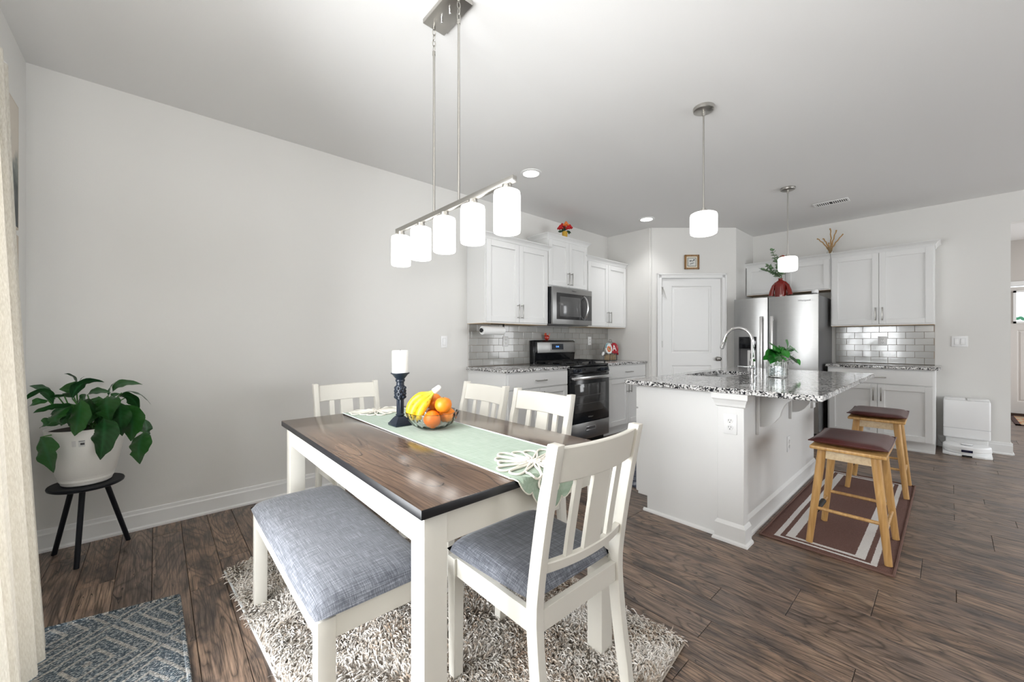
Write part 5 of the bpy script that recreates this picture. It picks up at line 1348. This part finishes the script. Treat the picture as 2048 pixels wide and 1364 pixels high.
for i, (p, rt, lab) in enumerate(((bw(.012, -.058, .056), (.9, .5, 0), 'lowest front orange against the near glass of the bowl'), (bw(.002, .024, .122), (.3, -.6, 0), 'upper orange right behind the bananas in the bowl'),
                              (bw(.066, .014, .060), (-.5, .3, 0), 'lower right orange under the topmost orange'), (bw(-.002, .056, .058), (.2, .2, 0), 'rear lower orange mostly hidden behind the bananas'))):
    o = dup(o0, p, 0, lab); o.rotation_euler = (rt[0], rt[1], 0)
m, N, L, P = newmat('banana_skin'); tc = N.new('ShaderNodeTexCoord'); n = N.new('ShaderNodeTexNoise'); n.inputs['Scale'].default_value = 75; n.inputs['Detail'].default_value = 2; L.new(tc.outputs['Object'], n.inputs['Vector'])
at = N.new('ShaderNodeAttribute'); at.attribute_name = 'green'
r = ramp(N, [(.30, (.07, .03, .01)), (.345, (.62, .38, .008)), (.7, (.74, .50, .02))]); L.new(n.outputs[0], r.inputs[0])
L.new(mixc(N, L, at.outputs['Fac'], r.outputs[0], (.42, .52, .05)), P.inputs['Base Color']); P.inputs['Roughness'].default_value = .42; M_ban = m
t = thing('banana_bunch', 'bunch of ripe bananas leaning out of the glass bowl', 'bananas', bw(-.05, -.02, .05))
JT = bw(.018, -.030, .180)
for (p0, p1, p2, rr_) in ((bw(-.100, -.025, .060), bw(-.105, -.02, .150), bw(-.035, -.02, .160), .0185), (bw(-.075, -.055, .050), bw(-.085, -.05, .125), bw(-.022, -.045, .148), .0188), (bw(-.045, -.062, .050), bw(-.050, -.07, .100), bw(-.010, -.050, .130), .0185), (bw(-.060, -.028, .040), bw(-.08, .03, .120), bw(-.03, .0, .150), .0178)):
    pts = bez([p0, p1, p2, JT], 20); rad = []
    for k in range(21):
        s_ = k / 20
        rad.append(.006 + (rr_ - .006) * min(1, (s_ / .14)) ** .6 if s_ < .62 else max(.0055, rr_ * (1 - ((s_ - .62) / .30) ** .9) if s_ < .86 else .0055))
    rad[0] = .004
    b = NB(); tube(b, pts, rad, 10); lay = b.verts.layers.float.new('green')
    for v in b.verts:
        d_ = (v.co - JT).length; v[lay] = max(0, min(.9, (.055 - d_) / .03))
    bo = obj('banana', b, M_ban, t, ang=50)
    b = NB(); ball(b, p0 + (p0 - p1).normalized() * .003, .0042, 8, 6); obj('tip', b, M_ink, bo)
b = NB(); d_ = (JT - bw(-.022, -.03, .150)).normalized(); cyl(b, JT - d_ * .008, JT + d_ * .020, .0135, .0125, 14); ball(b, JT + d_ * .02, .0125, 12, 8); obj('stem_wrap', b, mat('foil_wrap', (.80, .80, .78), .45, bump=.8, bscale=260), t)

# ------------------------------------------------------------------ linear chandelier
CHX = 1.003
t = thing('chandelier', 'long brushed nickel bar light with five white glass shades', 'chandelier', (CHX, 1.60, CZ))
b = NB(); box(b, .951, 1.071, 1.454, 1.697, CZ - .022, CZ - .0005, .003); cn = obj('canopy', b, M_metal, t)
for yy in (1.540, 1.610):
    b = NB(); cyl(b, (CHX, yy, CZ - .040), (CHX, yy, CZ - .021), .0045, n=12); ball(b, (CHX, yy, CZ - .041), .0055, 10, 8); obj('finial', b, M_chrome, cn)
BZ = 1.807
for (yy, sg) in ((1.4685, 1), (1.680, 1)):
    b = NB(); cyl(b, (CHX, yy, CZ - .035), (CHX, yy, CZ - .021), .006, n=12); obj('loop', b, M_metal, cn)
    b = NB(); zt = CZ - .036; nl = 4 if yy > 1.6 else 3
    for k in range(nl):
        zc_ = zt - .014 - k * .026; pts = []
        for q in range(16):
            a = 2 * PI * q / 16; o_ = .0075 * math.cos(a); zz = .0165 * math.sin(a); pts.append((CHX + (o_ if k % 2 == 0 else 0), yy + (0 if k % 2 == 0 else o_), zc_ + zz))
        tube(b, pts, .0021, 6, closed=True)
    obj('chain', b, M_metal, t)
    b = NB(); zr = zt - .014 - (nl - 1) * .026 - .016; cyl(b, (CHX, yy, BZ + .012), (CHX, yy, zr - .012), .0058, n=14); cyl(b, (CHX, yy, zr - .016), (CHX, yy, zr + .002), .0078, n=14); obj('rod', b, M_metal, t)
b = NB(); box(b, CHX - .0115, CHX + .0115, 1.097, 2.076, BZ - .012, BZ + .012, .002); obj('bar', b, M_metal, t)
for yy in (1.142, 1.363, 1.586, 1.808, 2.029):
    b = NB(); cyl(b, (CHX, yy, BZ - .034), (CHX, yy, BZ - .011), .019, n=24); cyl(b, (CHX, yy, BZ - .024), (CHX, yy, BZ - .020), .0215, n=24); obj('socket', b, M_metal, t)
    b = NB(); lathe(b, [(.018, BZ - .034), (.040, BZ - .035), (.050, BZ - .040), (.0522, BZ - .052), (.0522, BZ - .186), (.0512, BZ - .195), (.047, BZ - .198), (.0468, BZ - .186), (.0480, BZ - .060), (.018, BZ - .044)], (CHX, yy, 0), 36)
    obj('glass_shade', b, M_lamp, t, ang=60)

# ------------------------------------------------------------------ pendants
for (X_p, Y_p, lab) in ((2.700, 1.095, 'nearer pendant lamp with white drum glass over the island'), (4.755, 1.100, 'farther pendant lamp with white drum glass over the island')):
    t = thing('pendant_lamp', lab, 'pendant', (X_p, Y_p, CZ), group='pendant lamps over the island')
    b = NB(); lathe(b, [(.0005, CZ - .026), (.055, CZ - .026), (.063, CZ - .022), (.065, CZ - .012), (.065, CZ - .001), (.0005, CZ - .001)], (X_p, Y_p, 0), 40); obj('canopy', b, M_metal, t)
    b = NB(); cyl(b, (X_p, Y_p, 2.07), (X_p, Y_p, CZ - .045), .0052, n=14); cyl(b, (X_p, Y_p, CZ - .055), (X_p, Y_p, CZ - .025), .0085, n=14); obj('rod', b, M_metal, t)
    b = NB(); cyl(b, (X_p, Y_p, 2.040), (X_p, Y_p, 2.062), .026, .024, 24); cyl(b, (X_p, Y_p, 2.062), (X_p, Y_p, 2.075), .013, n=16); obj('socket_cup', b, M_metal, t)
    b = NB(); lathe(b, [(.020, 2.041), (.070, 2.040), (.080, 2.034), (.084, 2.020), (.084, 1.925), (.080, 1.905), (.068, 1.898), (.0005, 1.896)], (X_p, Y_p, 0), 44); obj('glass_shade', b, M_lamp, t, ang=60)

# recessed lights, smoke vent
for (x_, y_, lab) in ((2.570, 2.590, 'round recessed ceiling light nearer the dining table'), (4.636, 2.586, 'round recessed ceiling light near the pantry corner')):
    t = thing('recessed_light', lab, 'ceiling light', (x_, y_, CZ), group='recessed ceiling lights')
    b = NB(); lathe(b, [(.098, -.0005), (.098, -.006), (.090, -.010), (.074, -.010), (.070, -.004), (.070, -.0005)], (x_, y_, CZ), 40); obj('trim_ring', b, M_trim, t)
    b = NB(); lathe(b, [(.0005, -.0055), (.071, -.0035)], (x_, y_, CZ), 36); obj('lens', b, M_bulb, t)
    l = bpy.data.lights.new('downlight', 'SPOT'); l.energy = 7 if x_ < 3 else 15; l.spot_size = R(125); l.spot_blend = .8; l.shadow_soft_size = .06; lo = bpy.data.objects.new('downlight', l); lo.location = (x_, y_, CZ - .02); col.objects.link(lo)
t = thing('ceiling_vent', 'white louvred air vent in the ceiling near the far wall', 'vent', (5.61, .89, CZ))
b = NB()
for (a, c, d, e) in ((5.535, 5.555, .735, 1.045), (5.670, 5.690, .735, 1.045), (5.555, 5.670, .735, .755), (5.555, 5.670, 1.025, 1.045)): box(b, a, c, d, e, CZ - .010, CZ - .0005, .003, 1)
obj('vent_frame', b, M_trim, t)
b = NB(); box(b, 5.555, 5.670, .755, 1.025, CZ - .003, CZ - .001); obj('vent_dark', b, M_blackm, t)
for k in range(15):
    if k == 7: continue
    b = NB(); yy = .765 + k * .0179; prism(b, [(yy - .002, CZ - .004), (yy + .002, CZ - .009), (yy + .004, CZ - .009), (yy, CZ - .004)], 'x', 5.555, 5.670); obj('slat', b, M_trim, t, smooth=False)

# ------------------------------------------------------------------ things on the cabinets
def ballq(c, r): b = NB(); ball(b, c, r); return b
t = thing('flower_vase', 'tiny yellow vase of red and orange silk flowers above the microwave cabinet', 'vase', (3.80, 3.16, 2.446))
fx, fy, fz = 3.70, 3.145, 2.446
t.location = (fx, fy, fz); ORG[t.name] = Vector((fx, fy, fz))
b = NB(); lathe(b, [(.0005, 0), (.030, 0), (.032, .01), (.034, .07), (.028, .078), (.026, .072), (.0005, .07)], (fx, fy, fz), 24); obj('yellow_cup', b, mat('mustard_glaze', (.55, .33, .03), .35), t)
M_ro, M_rr, M_lf = mat('orange_petal', (.85, .22, .05), .7), mat('red_petal', (.55, .015, .02), .7), mat('silk_leaf', (.015, .05, .02), .6)
def rose(c, r, M):
    b = NB()
    for L_ in range(4):
        for k in range(4 + L_):
            a = 2 * PI * k / (4 + L_) + L_ * .6; rr_ = r * (.12 + .24 * L_); p = Vector(c) + Vector((rr_ * math.cos(a), rr_ * math.sin(a), r * (.55 - .26 * L_)))
            ball(b, p, r * .40, 8, 6, (1, .55, 1), Matrix.Rotation(a + PI / 2, 3, 'Z') @ Matrix.Rotation(-.25 * L_, 3, 'X'))
    obj('rose', b, M, t)
for (dr, dz, df, r_, M) in ((-.055, .125, -.01, .036, M_rr), (-.030, .155, .01, .032, M_rr), (.012, .160, -.03, .036, M_ro), (.060, .135, 0, .034, M_rr), (.035, .120, -.02, .028, M_rr), (.0, .125, .03, .03, M_rr)): rose(Vector((fx, fy, fz)) + rgt * dr + fwd * df + Vector((0, 0, dz)), r_, M)
for (dr, dz, er, ez) in ((-.03, .085, -.085, .070), (.02, .09, .075, .055), (.04, .09, .055, .040), (-.01, .09, .02, .13), (-.04, .10, -.02, .07), (.0, .08, -.04, .12)):
    leaf('leaf', t, Vector((fx, fy, fz)) + rgt * dr + Vector((0, 0, dz)), Vector((fx, fy, fz)) + rgt * er + Vector((0, 0, ez)) - fwd * .02, .030, m=M_lf, side=Vector((0, 0, 1)), nl=6)
b = NB()
for k in range(4): a = k * 1.6; tube(b, [(fx, fy, fz + .06), (fx + .02 * math.cos(a), fy + .02 * math.sin(a), fz + .14)], .003, 5)
obj('flower_stems', b, M_lf, t)

t = thing('twig_vase', 'small clear vase of dried tan twigs on top of the right cabinets', 'vase', (6.42, 1.02, 2.287))
tx, ty, tz = 6.42, 1.028, 2.2875
b = NB(); lathe(b, [(.0005, 0), (.030, 0), (.036, .012), (.030, .05), (.020, .075), (.026, .105), (.023, .105), (.017, .076), (.027, .05), (.032, .014), (.0005, .006)], (tx, ty, tz), 24); obj('glass_body', b, M_glass, t)
M_twig = mat('dried_twig', (.42, .25, .10), .8, var=.2, vscale=30); rs_ = Vector((0, -1, 0))
for (p1, p2, p3) in (((-.02, .10), (-.075, .19), (-.13, .235)), ((-.01, .10), (-.04, .19), (-.07, .225)), ((.0, .10), (.02, .20), (.0, .34)), ((.01, .10), (.03, .20), (.062, .305)), ((.01, .10), (.07, .17), (.125, .245)), ((0, .05), (-.01, .12), (-.015, .16))):
    b = NB(); P_ = lambda q, d=0: Vector((tx - d, ty, tz)) + rs_ * q[0] + Vector((0, 0, q[1])); pts = bez([Vector((tx, ty, tz + .02)), P_(p1), P_(p2, .01), P_(p3)], 12)
    pts = [p + Vector((0, .004 * math.sin(i * 2.1), .003 * math.cos(i * 1.7))) for i, p in enumerate(pts)]
    tube(b, pts, [.009 - .003 * i / 12 for i in range(12)] + [.008], 6); ball(b, pts[-1], .009, 8, 6); obj('twig', b, M_twig, t)
b = NB(); by_ = at_x(1565, 517, 6.36); ball(b, (6.36, by_.y, 2.287 + .038), .038, 20, 14); 
for k in range(12): a = k * 2.4; ball(b, (6.36 + .034 * math.cos(a) * .8, by_.y + .034 * math.sin(a) * .8, 2.325 + .02 * math.cos(k * 1.3)), .010, 6, 5)
tag(obj('red_ball', b, mat('rust_red_ball', (.40, .05, .02), .6), loc=(6.36, by_.y, 2.287)), 'small rust red ball ornament on top of the cabinet behind the far pendant', 'ornament')

# red robe-shaped vase on the refrigerator with eucalyptus
RVX, RVY, RVZ = 6.03, 1.475, 1.7365
t = thing('red_vase', 'glossy red robe-shaped ceramic vase on top of the refrigerator', 'vase', (RVX, RVY, RVZ))
m_red = mat('oxblood_glaze', (.20, .010, .005), .12, coat=.4, var=.25, vscale=40)
def rvf(a, z, k): return 1 + .05 * math.cos(12 * a) * (1 if z < .19 else 0)
b = NB(); lathe(b, [(.0005, 0), (.056, 0), (.059, .01), (.062, .06), (.063, .14), (.062, .19), (.050, .225), (.032, .238), (.024, .245), (.024, .262), (.028, .268), (.022, .268), (.018, .24), (.0005, .20)], (RVX, RVY, RVZ), 48, sx=.62, f=rvf); obj('vase_body', b, m_red, t)
for sg in (-1, 1):
    b = NB(); sc0 = [(Vector((RVX, RVY + sg * .045, RVZ + .215)), .020), (Vector((RVX, RVY + sg * .078, RVZ + .17)), .026), (Vector((RVX, RVY + sg * .098, RVZ + .10)), .033), (Vector((RVX, RVY + sg * .106, RVZ + .045)), .038)]
    tube(b, [p for p, r_ in sc0], [r_ for p, r_ in sc0], 14, flat=.8); obj('sleeve', b, m_red, t)
t = thing('eucalyptus_sprig', 'sprig of dusty green leaves in the red vase', 'plant', (RVX, RVY, RVZ + .25))
M_euc = leafmat('eucalyptus_leaf', (.10, .17, .09), (.20, .27, .17)); rq = random.Random(3)
for (pa, pm, pb_) in (((1563, 556), (1556, 530), (1545, 502)), ((1562, 556), (1550, 545), (1524, 540)), ((1563, 556), (1566, 535), (1560, 515)), ((1563, 556), (1545, 548), (1538, 532))):
    a_, m_, c_ = [at_x(q_[0], q_[1], RVX - .03 * i_) for i_, q_ in enumerate((pa, pm, pb_))]; pts = bez([a_, m_, c_], 12)
    b = NB(); tube(b, pts, .0028, 5); st_ = obj('stem', b, M_stem, t)
    for i, p in enumerate(pts[2:]):
        for sg in (-1, 1, -.6, .6):
            d_ = Vector((rq.uniform(-.5, .5), sg * rq.uniform(.4, 1), rq.uniform(-.2, .8))).normalized(); leaf('leaf', t, p, p + d_ * rq.uniform(.034, .055), .034, m=M_euc, nl=5, side=Vector((rq.uniform(-.4, .4), .4, .8)).cross(d_) , peak=.5)

# ------------------------------------------------------------------ counter things by the range
t = thing('paper_towel_holder', 'roll of white paper towels hung under the left wall cabinet', 'paper towels', (2.50, 3.20, 1.30))
b = NB(); lathe(b, [(.019, 0), (.044, .0), (.044, .28), (.019, .28), (.019, 0)], (0, 0, 0), 32, mtx=Matrix.Translation((2.372 + .10, 3.20, 1.300)) @ Matrix.Rotation(R(90), 4, 'Y')); obj('towel_roll', b, mat('paper', (.86, .86, .85), .9, bump=.3, bscale=400), t)
b = NB(); cyl(b, (2.462, 3.20, 1.300), (2.765, 3.20, 1.300), .008, n=12); cyl(b, (2.455, 3.20, 1.300), (2.465, 3.20, 1.300), .022, n=16); cyl(b, (2.757, 3.20, 1.300), (2.767, 3.20, 1.300), .016, n=16)
box(b, 2.756, 2.768, 3.192, 3.208, 1.30, 1.371); box(b, 2.60, 2.768, 3.188, 3.212, 1.366, 1.3715); obj('holder_arm', b, M_blackm, t)

t = thing('glass_ornament', 'little red glossy ornament standing on top of the range backguard', 'ornament', (3.62, 3.37, 1.20))
m_gl = mat('red_glass_ornament', (.50, .035, .02), .12, coat=1); ox, oy, oz = 3.64, 3.385, 1.1985
b = NB(); ball(b, (ox, oy, oz + .034), .034, 20, 14, (1.1, .8, 1)); ball(b, (ox - .026, oy, oz + .070), .017, 14, 10); b2 = None; obj('body', b, m_gl, t)
b = NB(); cyl(b, (ox - .042, oy, oz + .070), (ox - .056, oy, oz + .066), .006, .001, 8); obj('beak', b, mat('amber', (.75, .35, .04), .3), t)
b = NB()
for k in range(3): ball(b, (ox - .034 + .010 * k, oy, oz + .088), .006, 8, 6)
for k in range(3): ball(b, (ox + .036 + .006 * k, oy, oz + .050 + .012 * k), .012, 10, 8, (.7, .5, 1.2))
obj('comb_and_tail', b, mat('cream_spot', (.70, .25, .18), .3), t)

t = thing('plate_rack', 'wire rack of small painted plates on the granite beside the range', 'rack', (4.72, 3.20, .9155))
rx, ry, rz = 4.70, 3.17, .916
b = NB(); 
for dx_ in (-.085, .085): tube(b, [(rx + dx_, ry - .05, rz + .004), (rx + dx_, ry + .05, rz + .004), (rx + dx_, ry + .05, rz + .10), (rx + dx_, ry - .05, rz + .10), (rx + dx_, ry - .05, rz + .004)], .003, 6)
for zz in (.004, .10): 
    for dy_ in (-.05, .05): tube(b, [(rx - .085, ry + dy_, rz + zz), (rx + .085, ry + dy_, rz + zz)], .003, 6)
for k in range(7): tube(b, [(rx - .075 + k * .025, ry - .05, rz + .004), (rx - .075 + k * .025, ry - .05, rz + .10)], .002, 5)
arch = [(rx + .165 * math.cos(a), ry, rz + .115 + .145 * math.sin(a)) for a in [PI * k / 20 for k in range(21)]]
tube(b, arch, .003, 6); tube(b, [arch[0], (rx + .185, ry, rz + .09), (rx + .14, ry, rz + .075), (rx + .085, ry, rz + .10)], .003, 6); tube(b, [arch[-1], (rx - .185, ry, rz + .09), (rx - .14, ry, rz + .075), (rx - .085, ry, rz + .10)], .003, 6)
tube(b, [(rx + .03 * math.cos(a), ry, rz + .275 + .018 * math.sin(a)) for a in [2 * PI * k / 14 for k in range(14)]], .0025, 5, closed=True)
obj('wire_frame', b, M_blackm, t)
b = NB(); box(b, rx - .078, rx + .078, ry - .044, ry + .044, rz + .008, rz + .085, .006); obj('napkin_stack', b, mat('straw_napkins', (.42, .32, .20), .9, var=.4, vscale=30), t)
def disc(name, label, cx_, cy_, cz_, r_, yaw, M, cat='plate'):
    t = thing(name, label, cat, (cx_, cy_, cz_)); Mx = Matrix.Translation((cx_, cy_, cz_)) @ Matrix.Rotation(yaw, 4, 'Z') @ Matrix.Rotation(R(82), 4, 'X')
    b = NB(); lathe(b, [(.0005, 0), (r_ * .7, 0), (r_, .010), (r_, .014), (r_ * .68, .005), (r_ * .001, .005)], (0, 0, 0), 32, mtx=Mx); obj('plate_body', b, M, t); return t, Mx
tp, Mx = disc('small_plate', 'round white plate with orange flower and teal rim in the wire rack', rx - .062, ry - .005, rz + .170, .078, 0, mat('white_china', (.80, .82, .82), .25))
b = NB(); 
for k in range(8): a = 2 * PI * k / 8; ball(b, Mx @ Vector((.030 * math.cos(a) + .012, .030 * math.sin(a) - .01, .0075)), .014, 8, 6, (1, .3, 1))
obj('flower_motif', b, mat('orange_motif', (.75, .16, .03), .4), tp)
b = NB(); ball(b, Mx @ Vector((.012, -.01, .010)), .012, 8, 6, (1, .4, 1)); obj('flower_centre', b, mat('green_motif', (.25, .30, .06), .4), tp)
b = NB(); tube(b, [Mx @ Vector((.068 * math.cos(a), .068 * math.sin(a), .012)) for a in [R(80 + 12 * k) for k in range(9)]], .010, 6, flat=.4); obj('teal_rim', b, mat('teal_motif', (.03, .22, .28), .4), tp)
tp, Mx = disc('small_plate', 'round crimson plate with a white letter A in the wire rack', rx + .068, ry - .012, rz + .168, .080, R(-8), mat('crimson_china', (.36, .018, .028), .25))
tb = textmesh('A', .12, .001); bmesh.ops.transform(tb, matrix=Mx @ Matrix.Translation((.0, .0, .009)) @ Matrix.Shear('XY', 4, (.15, 0)) , verts=tb.verts); obj('letter', tb, M_white, tp, smooth=False)
for i, (sg, M) in enumerate(((-1, M_white), (1, bpy.data.materials['crimson_china']))):
    b = NB(); ball(b, (rx + sg * .172, ry, rz + .100), .028, 14, 10, (.45, .7, 1.1), Matrix.Rotation(sg * -.5, 3, 'Y')); tag(obj('trinket', b, M, loc=(rx + sg * .172, ry, rz + .07)), ('rounded white' if sg < 0 else 'rounded crimson') + ' trinket at the ' + ('left' if sg < 0 else 'right') + ' end of the wire plate rack', 'trinket')

# ------------------------------------------------------------------ robot vacuum and its dock
DYc = -.118
t = thing('robot_vacuum_dock', 'tall white robot vacuum dock against the wall by the hallway', 'vacuum dock', (6.48, DYc, 0))
b = NB(); prism(b, [(DYc + (.150 - .03 * (1 - math.cos(a)) if 0 else 0), 0) for a in (0,)] or [], 'x', 0, 1) if False else None
b = NB(); box(b, 6.395, 6.600, DYc - .166, DYc + .166, .150, .556, .016, 3); obj('water_tank_body', b, M_white, t)
b = NB(); box(b, 6.3935, 6.60, DYc - .1665, DYc + .1665, .2545, .2575); obj('seam_line', b, mat('seam_grey', (.45, .45, .47), .6), t)
for sg in (-1, 1): b = NB(); box(b, 6.40, 6.595, DYc + sg * .083 - .078, DYc + sg * .083 + .078, .555, .570, .006); obj('lid', b, M_white, t)
b = NB(); box(b, 6.44, 6.600, DYc - .150, DYc + .150, .0, .155, .01); obj('rear_housing', b, M_offw, t)
b = NB(); prism(b, [(6.60, DYc - .175), (6.60, DYc + .175), (6.20, DYc + .170), (6.165, DYc + .12), (6.165, DYc - .12), (6.20, DYc - .170)], 'z', .0005, .022, None, .003); obj('ramp_base', b, M_white, t)
b = NB(); box(b, 6.160, 6.19, DYc - .035, DYc + .035, .002, .018, .003); obj('ramp_notch', b, M_blackm, t)
b = NB(); tube(b, bez([(6.58, DYc + .16, .16), (6.60, DYc + .26, .22), (6.60, DYc + .22, .02), (6.605, DYc + .12, .01)], 12), .003, 6); obj('power_cord', b, M_offw, t)
t = thing('robot_vacuum', 'round white robot vacuum parked at the foot of its dock', 'robot vacuum', (6.345, DYc, .023))
b = NB(); lathe(b, [(.0005, .0), (.160, .0), (.170, .010), (.172, .030), (.170, .068), (.160, .078), (.0005, .080)], (6.345, DYc, .023), 48); obj('round_body', b, M_white, t)
b = NB(); lathe(b, [(.1725, .024), (.1735, .026), (.1735, .040), (.1725, .042)], (6.345, DYc, .023), 48); obj('bumper_band', b, M_offw, t)
b = NB(); cyl(b, (6.300, DYc, .100), (6.300, DYc, .112), .042, .040, 28); obj('lidar_turret', b, M_white, t)
b = NB(); cyl(b, (6.300, DYc, .102), (6.300, DYc, .106), .0425, n=28); obj('turret_slit', b, M_slot, t)
b = NB()
n = 8; vs = []
for z in (.045, .070): vs.append([b.verts.new((6.345 - .1742 * math.cos(a), DYc + .1742 * math.sin(a), z)) for a in [R(-13 + 26 * k / n) for k in range(n + 1)]])
for k in range(n): b.faces.new((vs[0][k], vs[0][k + 1], vs[1][k + 1], vs[1][k]))
obj('front_sensor', b, mat('sensor_blue', (.010, .010, .035), .15), t)
